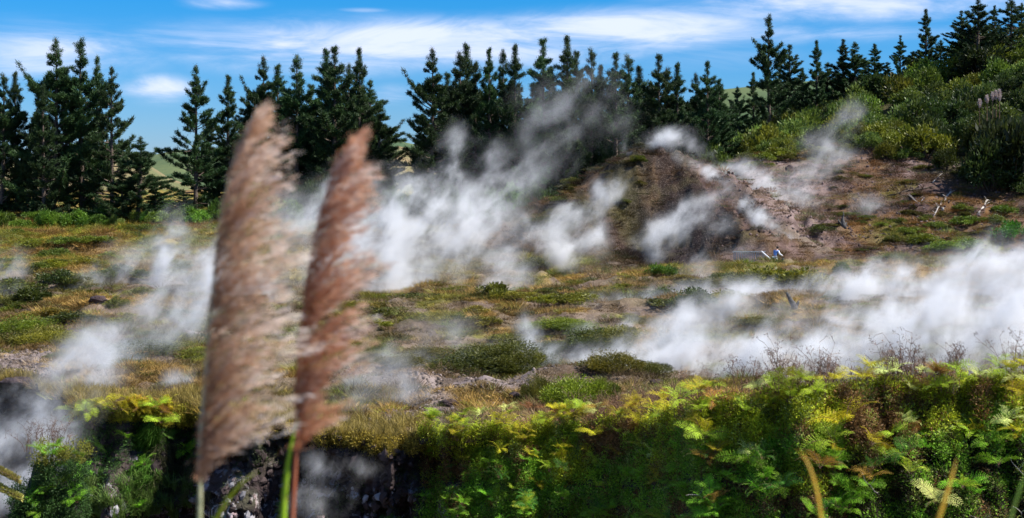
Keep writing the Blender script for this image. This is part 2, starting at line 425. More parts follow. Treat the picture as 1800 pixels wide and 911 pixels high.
hm_tan = hill_mat('hill_dry_grass', (.21, .155, .085), (.12, .125, .055), .03)
hm_green = hill_mat('hill_green_grass', (.06, .095, .045), (.105, .13, .055), .02)
far_hill('hills', [(-500, 300), (0, 290), (100, 275), (190, 258), (230, 272), (300, 315), (400, 345), (520, 350), (600, 340)], 300, 420, hm_tan)
far_hill('hills', [(100, 320), (260, 275), (310, 264), (380, 266), (470, 255), (560, 262), (640, 256), (700, 248), (760, 262), (900, 290), (1000, 300)], 480, 700, hm_green)
far_hill('hills', [(560, 330), (640, 290), (700, 258), (760, 275), (860, 300), (950, 330)], 280, 390, hm_tan)
far_hill('hills', [(1100, 260), (1200, 185), (1260, 158), (1330, 150), (1500, 140), (1800, 120), (2400, 150)], 330, 430, hm_green)

# ------------------------------------------------------------------ foliage makers
def leaf_tris(c, d, w, L, rs):
    """leaf blades: centres c, directions d (unit), width w, length L -> verts, tris"""
    n = len(c); up = rs.normal(size=(n, 3)); sdir = np.cross(d, up); sdir /= np.linalg.norm(sdir, axis=1)[:, None]+1e-9
    w = np.broadcast_to(w, (n,))[:, None]; L = np.broadcast_to(L, (n,))[:, None]
    a = c - sdir*w*.5; b = c + sdir*w*.5; t = c + d*L
    v = np.stack([a, b, t], 1).reshape(-1, 3); f = np.arange(3*n).reshape(-1, 3)
    return v, f
def leaf_quads(c, d, w, L, rs):
    n = len(c); up = rs.normal(size=(n, 3)); sd_ = np.cross(d, up); sd_ /= np.linalg.norm(sd_, axis=1)[:, None]+1e-9
    w = np.broadcast_to(w, (n,))[:, None]; L = np.broadcast_to(L, (n,))[:, None]
    a = c; b = c+d*L*.45+sd_*w*.5; t = c+d*L; e = c+d*L*.45-sd_*w*.5
    v = np.stack([a, b, t, e], 1).reshape(-1, 3); k = np.arange(n)[:, None]*4
    f = np.concatenate([k+[0, 1, 2], k+[0, 2, 3]], 0)
    return v, f
def unit(v): return v/(np.linalg.norm(v, axis=-1, keepdims=True)+1e-9)

def pine_meshes(seed, H=16.0, rmax=3.0, low=.10, dense=1.0, flop=0.0):
    rs = np.random.RandomState(seed); wood = MB(); crown = MB()
    bend = rs.normal(size=2)*.15
    tp = lambda t: np.array([bend[0]*math.sin(t*2.2), bend[1]*math.sin(t*1.8), t*H])
    wood.tube([tp(t) for t in np.linspace(0, 1, 10)], [max(.26*(1-t)**.8, .03)*(H/16) for t in np.linspace(0, 1, 10)], 7)
    C = []; D = []; Rn = []
    z = low*H
    while z < H*.985:
        t = z/H
        prof = rmax*((1-t)**.85*1.12+.03)*(.88+.22*math.sin(t*23+seed))*(0.7+.3*min(1, t/.15))*(1 if t < .8 else .75)
        nb = rs.randint(3, 7); ph0 = rs.rand()*6.28
        for k in range(nb):
            if rs.rand() < .13: continue
            L = prof*rs.uniform(.4, 1.25)*(1.4 if rs.rand() < .14 else 1)
            L = max(L, .22); ph = ph0+k*2*PI/nb+rs.normal()*.25
            elev = math.radians(rs.uniform(-8, 30)+28*t); up = rs.uniform(.1, .6)
            h = np.array([math.cos(ph), math.sin(ph), 0])
            p0 = tp(min(.99, max(.03, t+rs.normal()*.018))); pts = []
            for q in np.linspace(0, 1, 5):
                pts.append(p0+h*L*q*math.cos(elev)+np.array([0, 0, L*(math.sin(elev)*q+up*q*q*.8-flop*q*.5)]))
            wood.tube(pts, [.05*(1-q*.75)*(L/2.4+.3) for q in np.linspace(0, 1, 5)], 3, cap=False)
            pts = np.array(pts)
            nsub = int((4+L*10)*dense)
            for j in range(nsub):
                q = rs.uniform(.22, 1)**.8; i = min(int(q*4), 3); f_ = q*4-i
                b = pts[i]*(1-f_)+pts[i+1]*f_
                dd = unit(pts[i+1]-pts[i]); side = unit(np.cross(dd, [0, 0, 1]))*rs.choice([-1, 1])
                sl = rs.uniform(.1, .6)*(1.1-q)*min(1, L*.6)
                dirn = unit(dd*.8+side*rs.uniform(.3, 1)+np.array([0, 0, rs.uniform(.1, .8)]))
                C.append(b+dirn*sl); D.append(unit(dirn+np.array([0, 0, .5]))); Rn.append(rs.rand())
            for j in range(3): C.append(pts[-1]-unit(pts[-1]-pts[-2])*.16*j); D.append(unit(pts[-1]-pts[-2]+np.array([0, 0, .25]))); Rn.append(rs.rand())
        z += rs.uniform(.4, .85)*(1.1-.45*t)
    for j in range(12): C.append(tp(1-.009*j)); D.append(np.array([0, 0, 1.])); Rn.append(.5)
    C = np.array(C); D = np.array(D); Rn = np.array(Rn); K = 12
    thin = np.repeat(np.where(C[:, 2] > .9*H, .42, np.where(C[:, 2] > .78*H, .7, 1.0)), K); c = np.repeat(C, K, 0); d = unit(np.repeat(D, K, 0)*1.0+rs.normal(size=(len(c), 3))*.62)
    c = c+rs.normal(size=c.shape)*.10
    v, f = leaf_tris(c, d, .068*thin*rs.uniform(.7, 1.4, len(c)), .32*thin*rs.uniform(.7, 1.3, len(c)), rs)
    crown.add(v, f, np.repeat(np.clip(np.repeat(Rn, K)+rs.normal(size=len(c))*.15, 0, 1), 3))
    return crown.mesh('crown'), wood.mesh('trunk', True)

def shrub_meshes(seed, n=2600, leaf=.11, lobes=11, stems=7, flat=.85, ratio=.5):
    """unit shrub ~1 m radius, sits on z=0"""
    rs = np.random.RandomState(seed); cr = MB(); wd = MB()
    L = []
    for k in range(lobes):
        a = rs.rand()*6.28; rr = rs.uniform(0, .8)**.7; r_ = rs.uniform(.16, .42)
        zc_ = flat*(.30+.75*(1-rr*rr)*rs.uniform(.55, 1.1))
        L.append((rr*math.cos(a), rr*math.sin(a), zc_, r_))
    per = n//lobes
    for (x, y, z, r_) in L:
        u = unit(rs.normal(size=(per, 3))); rad = r_*rs.uniform(.4, 1.35, per)**.8
        c = np.array([x, y, z])+u*rad[:, None]*np.array([1, 1, .8])
        # fine sprigs break the outline
        d = unit(u+rs.normal(size=u.shape)*.55+np.array([0, 0, .55]))
        v, f = leaf_quads(c, d, leaf*ratio*rs.uniform(.7, 1.3, per), leaf*rs.uniform(.7, 1.5, per), rs)
        base = rs.uniform(.15, .85)
        cr.add(v, f, np.repeat(np.clip(base+rs.normal(size=per)*.22, 0, 1), 4))
        p1 = np.array([x, y, z]); p0 = np.array([x*.12, y*.12, 0]); mid = (p0+p1)/2+rs.normal(size=3)*.06
        wd.tube([p0, mid, p1], [.03, .022, .008], 4, cap=False)
    return cr.mesh('foliage'), wd.mesh('stems', True)

def inst(name, parts, loc, rz=0, sc=(1, 1, 1), color=None, tilt=(0, 0), **t):
    e = empty(name, loc, rz, **t); e.scale = sc if hasattr(sc, '__len__') else (sc,)*3
    e.rotation_euler = (tilt[0], tilt[1], rz)
    for pn, me, mt in parts:
        if not me.materials: me.materials.append(mt)
        c = bpy.data.objects.new(pn, me); COL.objects.link(c); c.parent = e
        if color is not None: c.color = (*color, 1)
    return e

# ------------------------------------------------------------------ pines
PV = [pine_meshes(100+i, 16, rm, lo, de, fl) for i, (rm, lo, de, fl) in enumerate(
      [(3.5, .03, 1.2, .1), (4.3, .05, 1.2, .35), (3.1, .02, 1.2, .2), (4.4, .10, 1.0, .6), (3.8, .03, 1.3, .3)])]
def pine(px, top, Y, v, wide=1.0, label=None, group=None, color=(1, 1, 1)):
    x = (px-HX)/F*Y; zb = gz(x, Y)-.2; zt = (HY-top)/F*Y; h = zt-zb
    k = h/16; cr, tr = PV[v]
    inst('pine_tree', [('trunk', tr, M['bark']), ('crown', cr, M['pine_needles'])], (x, Y, zb), random.uniform(0, 6.28),
         (k**.6*wide, k**.6*wide, k), color, label=label, cat='pine', group=group)
LG = 'pines of the left tree group'; CG = 'pines of the central tree line'; RG = 'pines on the right hill crest'
LL = 'dark pine in the crowded left clump at the edge of the back field'
ML = 'dark pine crowded behind the two feathery grass plumes'
CL = 'dark green pine in the long central row behind the steam'
RL = 'dark pine rising out of the scrub along the crest of the right hill'
P_ = [(2,130,150,0,LL),(30,128,152,2,LL),(-40,90,155,1,LL),(60,190,156,1,LL),(92,66,150,1,LL),(118,120,157,4,LL),(146,68,151,0,LL),
      (170,98,156,3,LL),(78,150,146,2,LL),
      (370,210,168,2,ML),(436,170,162,4,ML),(462,98,160,1,ML),(492,115,166,2,ML),(522,98,157,0,ML),(545,150,163,4,ML),(568,88,160,2,ML),(590,84,155,4,ML),
      (612,112,166,1,ML),(628,86,156,2,ML),(648,140,160,3,ML),(668,185,158,1,ML),(450,200,152,3,ML),
      (785,130,166,4,CL),(806,92,158,0,CL),(815,79,164,2,CL),(838,108,160,1,CL),(860,86,157,2,CL),(884,88,160,0,CL),(910,80,155,2,CL),(935,150,163,4,CL),(957,70,157,4,CL),
      (975,120,163,1,CL),(992,65,156,2,CL),(1012,92,160,4,CL),(1036,86,157,0,CL),(1060,116,163,2,CL),(1084,95,156,4,CL),(1100,97,160,0,CL),(1118,118,164,2,CL),
      (1140,150,168,1,CL),(1158,98,158,4,CL),(1176,120,164,0,CL),(1195,112,160,2,CL),(1222,128,166,1,CL),(1244,110,158,4,CL),(1264,140,163,2,CL),
      (1300,152,176,1,RL),(1322,128,180,2,RL),(1388,80,184,4,RL),(1372,120,186,1,RL),(1408,120,188,2,RL),
      (1456,110,188,0,RL),(1484,70,186,2,RL),(1502,74,184,0,RL),(1520,110,190,4,RL),(1535,78,186,2,RL),(1560,110,190,4,RL),(1606,90,190,0,RL),
      (1655,70,190,1,RL),(1690,20,186,4,RL),(1750,10,190,2,RL),(1800,5,190,1,RL)]
UNI = {92: 'tallest pine of the left clump, twin topped with a ragged left side', 146: 'second tallest pine of the left clump, just right of the tallest', 2: 'pine cut by the left edge of the picture',
       30: 'narrow pine next to the one cut by the left picture edge', 806: 'tall pine second from the left end of the central row', 910: 'slender pointed pine left of the gap in the central row',
       992: 'tallest pine of the central row, above the high steam', 1158: 'pine rising just right of the mound top in the central row', 1244: 'last tall pine at the right end of the central row',
       462: 'pine whose crown rises directly behind the tip of the taller plume', 628: 'tall pine directly above the tip of the shorter plume', 1484: 'tallest of the small pine group on the hill crest'}
for (px, tp_, Y, v, lb) in P_:
    lb = {CL: 'dark pine in the left half of the long central row behind the twin wisps' if px < 950 else ('dark pine in the middle of the central row behind the high blue grey steam' if px < 1090 else 'dark pine in the right end of the central row behind the mound')}.get(lb, lb)
    gp = {LL: LG, ML: 'pines behind the plumes', RL: RG}.get(lb, CG)
    pine(px, tp_, Y, v, random.uniform(.95, 1.5), UNI.get(px, lb), gp, (random.uniform(.75, 1.5),)*3)
for i in range(26):
    px = 425+i*34+random.uniform(-10, 10)
    if 668 < px < 775: continue
    pine(px, random.uniform(135, 205) if px < 1180 else random.uniform(150, 190), random.uniform(163, 172), i % 5, random.uniform(1.1, 1.4), ML if px < 680 else CL, 'pines behind the plumes' if px < 680 else CG, (.8,)*3)
pine(198,117,148,3,1.0,'slim pine with thin open lower branches, rightmost of the left clump','pines standing apart')
pine(344,114,150,3,1.05,'open crowned pine standing alone in the gap above the far dry hill','pines standing apart')
pine(402,134,154,2,1.15,'dark narrow pine just left of the taller feathery plume','pines standing apart')
pine(757,84,154,1,1.1,'tall pine at the left end of the central row with long drooping branches','pines standing apart')
pine(1354,26,176,0,1.1,'tall spiky pine standing clear above its neighbours left on the right hill crest','pines standing apart')
pine(1433,72,182,2,1.0,'short dense conical pine between two taller groups on the hill crest','pines standing apart')
pine(1582,63,184,4,.9,'small pointed pine second left of the slim tall one on the hill crest','pines standing apart')
pine(1625,17,184,2,1.1,'slim pine with bare upper trunk and separate whorls on the hill crest','pines standing apart')
pine(1718,-6,180,4,1.5,'broad dark pine near the top right corner of the hill','pines standing apart')
pine(1776,-8,182,3,1.2,'pine at the far right whose tip reaches the top of the frame','pines standing apart')
for (px, top, v, lb) in [(240,240,1,'small bushy young pine standing in front of the dry hill, right of the left clump'),(215,300,0,'knee high pine seedling beside the bushy young pine'),
                      (272,318,2,'little dark conifer between the young pine and the green hedge'),(322,335,4,'low dark spiky conifer at the foot of the lone open pine')]:
    pine(px, top, 143, v, 1.5, lb, 'young pines'); 

# ------------------------------------------------------------------ shrubs
SV = [shrub_meshes(200+i, 2600, .12, 11) for i in range(5)]
SH = [shrub_meshes(230+i, 9000, .065, 15, flat=.8, ratio=.38) for i in range(3)]     # close-up versions
shrub_n = 0
def shrub(x, y, r, h=None, color=(1, 1, 1), v=None, hi=False, label=None, cat='shrub', group=None, name='shrub', sink=.15):
    global shrub_n; shrub_n += 1
    src = SH if hi else SV; v = random.randrange(len(src)) if v is None else v
    h = h or r; cr, st = src[v]
    return inst(name, [('foliage', cr, M['leaves']), ('stems', st, M['bark'])], (x, y, gz(x, y)-sink*h), random.uniform(0, 6.28),
                (r*random.uniform(.9, 1.15), r, h), color, label=label, cat=cat, group=group)
def mixc(*cs):
    c = random.choice(cs); k = random.uniform(.8, 1.2); return tuple(q*k for q in c)
GRN = (1.25, 1.4, .7); SAGE = (1.7, 1.75, 1.4); OLI = (1.45, 1.2, .5); DRK = (.42, .5, .45); YEL = (1.7, 1.5, .5); BRN = (1.5, .8, .5)
# the scrub covered hillside
HG = 'bushes covering the right hillside'; nh = 0; tries = 0; placed = []
while nh < 165 and tries < 9000:
    tries += 1
    px = random.uniform(1240, 1880); Y = random.uniform(124, 190)
    lim = np.interp(px, [1240,1290,1480,1520,1600,1680,1760,1880], [152,151,151,147,143,138,131,126])
    if Y < lim: continue
    x = (px-HX)/F*Y
    r_ = random.uniform(1.5, 3.3)*(0.62 if Y < lim+3.5 else 1)
    if any((x-a)**2+(Y-b)**2 < (.5*(r_+c))**2 for a, b, c in placed): continue
    placed.append((x, Y, r_)); nh += 1
    dark = px > 1640 and Y < 168  # shade over this scrub is put into darker leaf colours
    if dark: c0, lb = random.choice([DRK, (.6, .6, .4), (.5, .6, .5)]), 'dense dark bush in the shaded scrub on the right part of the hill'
    else:
        c0, lb = random.choice([(GRN, 'fresh green rounded bush in the scrub on the right hillside'), (SAGE, 'pale grey green bush in the scrub on the right hillside'),
                                (OLI, 'olive brown bush in the scrub on the right hillside'), (DRK, 'dark green bush between lighter ones on the right hillside'),
                                ((.9, 1.0, .6), 'fresh green rounded bush in the scrub on the right hillside'), (YEL if nh % 3 == 0 else OLI, 'olive brown bush in the scrub on the right hillside')])
        if c0 is YEL: lb = 'yellowish bush standing out in the scrub on the right hillside'
    k_ = random.uniform(.75, 1.2); c = tuple(q*k_ for q in c0)
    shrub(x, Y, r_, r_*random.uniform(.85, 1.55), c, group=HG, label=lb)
# big thicket at the right edge, its shade put into the dark leaf colour, with a golden top, plus paler individuals picked out
for (px, py, Y, r_, h, c, v, lb) in [
    (1790,300,134,4.3,7.6,(.32,.36,.3),1,'huge shadowy thicket with golden top at the right edge below the pale seed heads'),
    (1745,345,133,3.0,4.4,(.33,.38,.32),2,'dark bush left of the huge shadowy thicket'),
    (1330,230,160,2.6,3.6,(1.3,1.35,1.1),0,'pale grey green bush where the pines meet the hill'),
    (1430,215,165,3.2,4.2,(1.3,1.4,.8),3,'large light green bush below the tall spiky pine'),
    (1480,205,168,2.4,3.6,(1.25,1.35,.9),4,'tall light green bush right of the large light green one'),
    (1375,250,156,1.9,2.4,(1.5,1.6,1.2),1,'small silvery bush near the left end of the scrub'),
    (1270,255,152,1.2,1.7,(.9,1.6,.6),2,'small bright green bush above the steam, left end of the mossy lip'),
    (1730,170,160,2.2,3.4,(1.1,1.3,1.1),4,'pale green tussocky bush left of the seed heads'),
    (1600,210,162,2.3,3.2,(1.3,1.4,1.3),0,'greyish bush in the middle of the hillside'),
    (1690,155,165,1.5,2.0,(1.9,.55,.4),3,'reddish brown bush high on the right hillside')]:
    x = (px-HX)/F*Y; shrub(x, Y, r_, h, c, v, label=lb, group='distinct hillside bushes')
# hedge line at the far side of the field, left, and under the central pines
for i in range(26):
    px = -30+i*17+random.uniform(-5, 5); Y = random.uniform(139, 146)
    shrub((px-HX)/F*Y, Y, random.uniform(.9, 1.5), random.uniform(1.1, 2.0), mixc((1.2, 1.6, .7), GRN, SAGE, (1.1, 1.4, .6)),
          label='bright green bush in the low hedge at the foot of the left pines', group='hedge bushes at the foot of the left pines')
for i in range(42):
    px = 390+i*21+random.uniform(-7, 7); Y = random.uniform(140, 149)
    shrub((px-HX)/F*Y, Y, random.uniform(1.2, 2.4), random.uniform(1.5, 4.2), mixc(GRN, (.6, .9, .5), (.9, 1.3, .7), DRK, DRK),
          label='green bush under the central pines behind the steam', group='bushes under the central pines')
# bushes in the field that can be picked out (photo column, foot row, half width px, height px)
FB = [(960,519,20,14,(.9,1.0,.5),'small dark round bush alone on the brown field near the middle'),
      (1165,490,24,28,(.9,1.3,.55),'green upright bush in front of the dark hollow of the mound'),
      (1385,512,62,62,(1.4,1.35,.5),'large olive bush hiding the feet of the person by the railing'),
      (1320,506,40,36,(1.15,1.1,.55),'olive bush in front of the wooden palings'),
      (1425,508,34,50,(2.0,1.7,.35),'yellow green bush right of the person'),
      (1790,428,26,36,(.5,1.5,.3),'bright green bush at the right edge of the bare slope'),
      (255,395,9,22,(.5,1.1,.4),'small dark upright bush on the golden back field'),
      (210,495,34,30,(.75,.95,.75),'grey green bush wrapped in steam, left field'),
      (95,505,30,32,(.45,.65,.5),'dark green bush in the left field'),
      (130,512,26,26,(1.0,1.0,.7),'olive bush beside the dark green one in the left field'),
      (45,590,58,40,(1.4,1.5,.5),'broad yellow green mat of heath at the left side'),
      (28,520,36,34,(.9,1.1,.6),'green bush at the left edge of the field'),
      (985,590,56,26,(1.4,1.3,.4),'flat olive cushion of heath between two bands of steam'),
      (1000,618,34,26,(1.0,1.0,.4),'small olive cushion right of the steam column'),
      (880,655,62,70,(.75,.75,.4),'large dark olive bush at the left of the steam column'),
      (850,640,40,45,(.55,.6,.42),'dark bush left of the large dark olive one'),
      (1090,655,55,50,(1.3,1.2,.5),'olive bush half veiled by steam in the middle distance'),
      (1150,660,40,40,(.9,.95,.6),'grey green bush fading into the steam'),
      (700,650,44,34,(.8,.7,.5),'grey brown bush right of the feathery plumes'),
      (760,640,46,36,(.9,.75,.5),'dull brown bush in the hazy middle field'),
      (640,640,40,30,(.9,.8,.5),'brown heath bush behind the right plume'),
      (1240,560,46,22,(1.1,.9,.45),'low brown bush seen through the thin steam'),
      (1330,585,46,24,(.9,.85,.5),'low bush under the stump, half lost in steam'),
      (940,480,24,20,(1.2,.9,.5),'brown tuft at the foot of the little earth cone'),
      (640,500,40,26,(.8,.9,.5),'green bush in thick steam behind the plumes'),
      (830,345,22,30,(1.5,1.7,1.0),'pale bush under the pines left of the mound'),
      (920,365,40,38,(1.5,1.7,.9),'light green bush below the mound skyline'),
      (975,340,26,24,(1.2,1.5,.8),'green bush on the left shoulder of the mound')]
for (px, py, w_, h_, c, lb) in FB:
    x, Y = ground_hit(px, py); r_ = w_/F*Y; h = h_/F*Y
    if Y < 95 and py != 590: c = (c[0]*1.1, c[1]*.82, c[2]*.9); h *= .85
    shrub(x, Y+r_*.5, r_*1.25, h*.88, c, hi=Y < 75, label=lb, group='bushes scattered over the steaming field', sink=.12)
# the two big near bushes of the middle
for (px, py, w_, h_, c, v, lb) in [(1025,722,68,60,(1.7,1.7,.4),0,'big bright green feathery bush in front of the steam, centre'),
                                  (950,712,38,50,(1.3,.95,.6),1,'brown edged twiggy bush joined to the big bright green one'),
                                  (1065,715,38,48,(1.3,1.35,.4),2,'darker green right shoulder of the big bright bush')]:
    x, Y = ground_hit(px, py); shrub(x, Y+.4, w_/F*Y, h_/F*Y/.95, c, v, True, label=lb, group='near bushes behind the crater rim')
# mossy mats on the bare right slope
for (px, py, w_, h_, c) in [(1620,430,36,16,(1.7,1.6,.5)),(1600,410,26,12,(1.3,1.2,.5)),(1660,440,36,14,(1.6,1.6,.5)),(1700,435,34,14,(1.4,1.5,.45)),
        (1640,400,22,10,(.9,.9,.4)),(1700,395,30,14,(1.1,1.2,.45)),(1745,392,28,14,(1.1,1.2,.5)),(1580,392,16,8,(.9,.8,.4)),(1625,385,16,9,(.8,.8,.4)),
        (1560,460,26,12,(1,1,.4)),(1690,370,22,10,(1.1,1.1,.45)),(1720,455,30,12,(1.6,1.6,.4)),(1515,395,14,6,(.9,.8,.4)),(1445,405,22,10,(.7,.7,.4)),(1765,375,26,16,(1,1.1,.5)),
        (1480,480,20,16,(.9,1.2,.5)),(1570,425,18,8,(1,.8,.4))]:
    x, Y = ground_hit(px, py, 100); shrub(x, Y, w_/F*Y, h_/F*Y*1.2, c, label='low mossy cushion on the bare reddish slope', cat='moss cushion',
                                       group='moss cushions on the bare slope', name='moss_cushion', sink=.3)
for i in range(80):
    px = random.uniform(1440, 1790); Y = random.uniform(117, 146); x = (px-HX)/F*Y
    shrub(x, Y, random.uniform(.3, 1.1), random.uniform(.15, .5), mixc((.9, .6, .3), (.7, .5, .3), (1.1, 1.0, .4), (.6, .55, .3)),
          label='low brown cushion scattered on the bare reddish slope', cat='heath cushion', group='brown cushions on the bare slope', name='heath_cushion', sink=.3)
for i in range(38):   # the mossy lip above the bare slope
    px = random.uniform(1240, 1520); Y = random.uniform(148, 152.5)
    shrub((px-HX)/F*Y, Y, random.uniform(.8, 1.8), random.uniform(.5, 1.0), mixc(OLI, (1.3, 1.2, .4), YEL, BRN, (1, .8, .4)),
          label='low olive cushion on the lip above the bare slope', cat='heath cushion', group='cushions along the lip above the bare slope', name='heath_cushion', sink=.25)
for i in range(60):   # counted hummocks over the back field
    px = random.uniform(-20, 420); Y = random.uniform(95, 137)
    shrub((px-HX)/F*Y, Y, random.uniform(.7, 1.7), random.uniform(.35, .8), mixc((1.7, 1.25, .4), OLI, (1.3, 1.2, .45), BRN, (1, 1, .5)),
          label='low golden brown heath hummock on the left back field', cat='heath cushion', group='heath hummocks on the left back field', name='heath_cushion', sink=.25)
for i in range(130):
    px = random.uniform(-20, 1300); Y = 42*(2.3**random.random())
    x = (px-HX)/F*Y
    shrub(x, Y, random.uniform(.5, 1.7), random.uniform(.2, .6), mixc((1.7, 1.1, .45), (2.0, 1.5, .4), OLI, (1.2, 1.0, .5), BRN, (.9, .8, .5), (.7, .6, .45)), hi=Y < 55,
          label='low brownish heath hummock on the steaming field', cat='heath cushion', group='heath hummocks on the steaming field', name='heath_cushion', sink=.25)

for i in range(26):
    px = random.uniform(560, 1260) if i < 20 else random.uniform(0, 380); Y = 43*(1.9**random.random()); x = (px-HX)/F*Y
    shrub(x, Y, random.uniform(.9, 2.1), random.uniform(.45, 1.0), mixc((.8, .62, .35), (.6, .5, .3), (1.0, .85, .4), (.55, .55, .32), (1.3, .9, .5)), hi=Y < 60,
          label='spreading dull brown green bush in the middle of the steaming field', group='spreading bushes of the middle field', sink=.2)
for i in range(60):
    x = random.uniform(-5, 13); y = random.uniform(115, 133)
    if gz(x, y) < -5.6: continue
    shrub(x, y, random.uniform(.5, 1.3), random.uniform(.3, .7), mixc((.8, .5, .3), (.5, .38, .25), (.9, .75, .35)),
          label='low dark brown cushion on the left flank of the mound', cat='heath cushion', group='cushions on the left flank of the mound', name='heath_cushion', sink=.3)
# ------------------------------------------------------------------ scattered cover (uncountable): points + geometry nodes
def scatter(name, pts, rot, scl, tint, src_mesh, mat, **t):
    src_mesh.materials.append(mat); src = bpy.data.objects.new(name+'_source', src_mesh)
    me = bpy.data.meshes.new(name); me.vertices.add(len(pts)); me.vertices.foreach_set('co', np.asarray(pts, np.float32).ravel())
    for an, ty, val, key in (('rot', 'FLOAT_VECTOR', rot, 'vector'), ('scl', 'FLOAT_VECTOR', scl, 'vector')):
        a = me.attributes.new(an, ty, 'POINT'); a.data.foreach_set(key, np.asarray(val, np.float32).ravel())
    a = me.attributes.new('tint', 'FLOAT_VECTOR', 'POINT'); a.data.foreach_set('vector', np.asarray(tint, np.float32).ravel())
    me.materials.append(mat)
    o = bpy.data.objects.new(name, me); COL.objects.link(o)
    ng = bpy.data.node_groups.new(name, 'GeometryNodeTree')
    ng.interface.new_socket('Geometry', in_out='INPUT', socket_type='NodeSocketGeometry')
    ng.interface.new_socket('Geometry', in_out='OUTPUT', socket_type='NodeSocketGeometry')
    N = ng.nodes.new; L = ng.links.new
    gi = N('NodeGroupInput'); go = N('NodeGroupOutput'); iop = N('GeometryNodeInstanceOnPoints'); oi = N('GeometryNodeObjectInfo')
    oi.inputs['Object'].default_value = src
    r = N('GeometryNodeInputNamedAttribute'); r.data_type = 'FLOAT_VECTOR'; r.inputs['Name'].default_value = 'rot'
    s = N('GeometryNodeInputNamedAttribute'); s.data_type = 'FLOAT_VECTOR'; s.inputs['Name'].default_value = 'scl'
    L(gi.outputs[0], iop.inputs['Points']); L(oi.outputs['Geometry'], iop.inputs['Instance'])
    L(r.outputs[0], iop.inputs['Rotation']); L(s.outputs[0], iop.inputs['Scale']); L(iop.outputs[0], go.inputs[0])
    o.modifiers.new('scatter', 'NODES').node_group = ng
    tag(o, kind='stuff', **t); return o
def tint_mat(name, trans=.3, rough=.6, lo=.55):
    m, g = mat_new(name)
    c = g.mix(attr(g, 'rnd'), (lo, lo, lo, 1), (1.15, 1.15, 1.15, 1))
    c = g.mix(1.0, c, attr(g, 'tint', 'Color', 'INSTANCER'), 'MULTIPLY'); finish(g, c, rough, trans, spec=.2); return m
def tuft_mesh(seed, n, spread, hgt, w, droop=.4):
    rs = np.random.RandomState(seed); mb = MB()
    a = rs.rand(n)*6.28; rr = spread*np.sqrt(rs.rand(n)); base = np.c_[rr*np.cos(a), rr*np.sin(a), np.zeros(n)]
    base[:, 2] = (1-(rr/spread)**2)*hgt*.45*rs.rand(n)
    d = unit(np.c_[base[:, :2]/spread*droop*2+rs.normal(size=(n, 2))*.35, np.full(n, 1.0)])
    v, f = leaf_tris(base, d, w*rs.uniform(.6, 1.3, n), hgt*rs.uniform(.5, 1.1, n), rs)
    mb.add(v, f, np.repeat(rs.rand(n), 3)); return mb.mesh('tuft')
def scatter_pts(n, ya, yb, pa=-120, pb=1920, power=1.0, rs=None):
    rs = rs or R0
    Y = ya*(yb/ya)**(rs.rand(n)**power); px = rs.uniform(pa, pb, n); return (px-HX)/F*Y, Y
tm = tint_mat('heath_sprigs')
N1 = 64000
x, y = scatter_pts(N1, 25, 150, power=.8); k = y > edgeY(PX(x, y))+.15; x, y = x[k], y[k]
zc_ = zone_color(x, y); z = ground_z(x, y); px = PX(x, y)
hill = (x > 16) & (y > 112) & (y < 150); bare = fbm(x*.5, y*.4, 110, 4)
dm = np.full(len(x), 99.)
for (ax, ay, _) in RIDGE: dm = np.minimum(dm, np.hypot(x-ax, y-ay))
keep = ~((x > 14) & (y > 150)) & ~((hill & (dm >= 7)) & (R0.rand(len(x)) < .5)) & ~((dm < 7) & (R0.rand(len(x)) < np.where(x > 10, .7, .35))) & ~((bare > .495) & (R0.rand(len(x)) < .85) & (y < 110))
gvz = (np.abs(px-840) < 110) & (np.abs(y-38.5) < 1.7) | (px < 90) & (np.abs(y-45) < 3)
keep &= ~(gvz & (R0.rand(len(x)) < .9))
x, y, z, zc_ = x[keep], y[keep], z[keep], zc_[keep]; n = len(x)
size = (.22+.0052*y)*R0.uniform(.6, 1.5, n)
tint = zc_*R0.uniform(.6, 1.75, (n, 1))*np.array([1.12, 1.05, .75]); gsel = R0.rand(n) < .2; tint[gsel] = tint[gsel]*[.7, 1.05, .7]
h1 = R0.rand(n) < .6
for nm, sel, me, hh, lb in (('heath', h1, tuft_mesh(1, 110, .5, .30, .035), .8, 'low wiry olive and brown heath covering the steaming field'),
                    ('dry_grass', ~h1, tuft_mesh(2, 60, .38, .5, .026, .6), .9, 'dry brown grass tufts between the heath of the field')):
    s_ = size[sel]
    scatter(nm, np.c_[x, y, z-.02][sel], np.c_[R0.normal(size=(sel.sum(), 2))*.1, R0.rand(sel.sum())*6.28], np.c_[s_*1.5, s_*1.5, s_*hh*R0.uniform(.6, 1.4, len(s_))],
            tint[sel], me, tm, label=lb, cat='heath' if nm == 'heath' else 'grass')
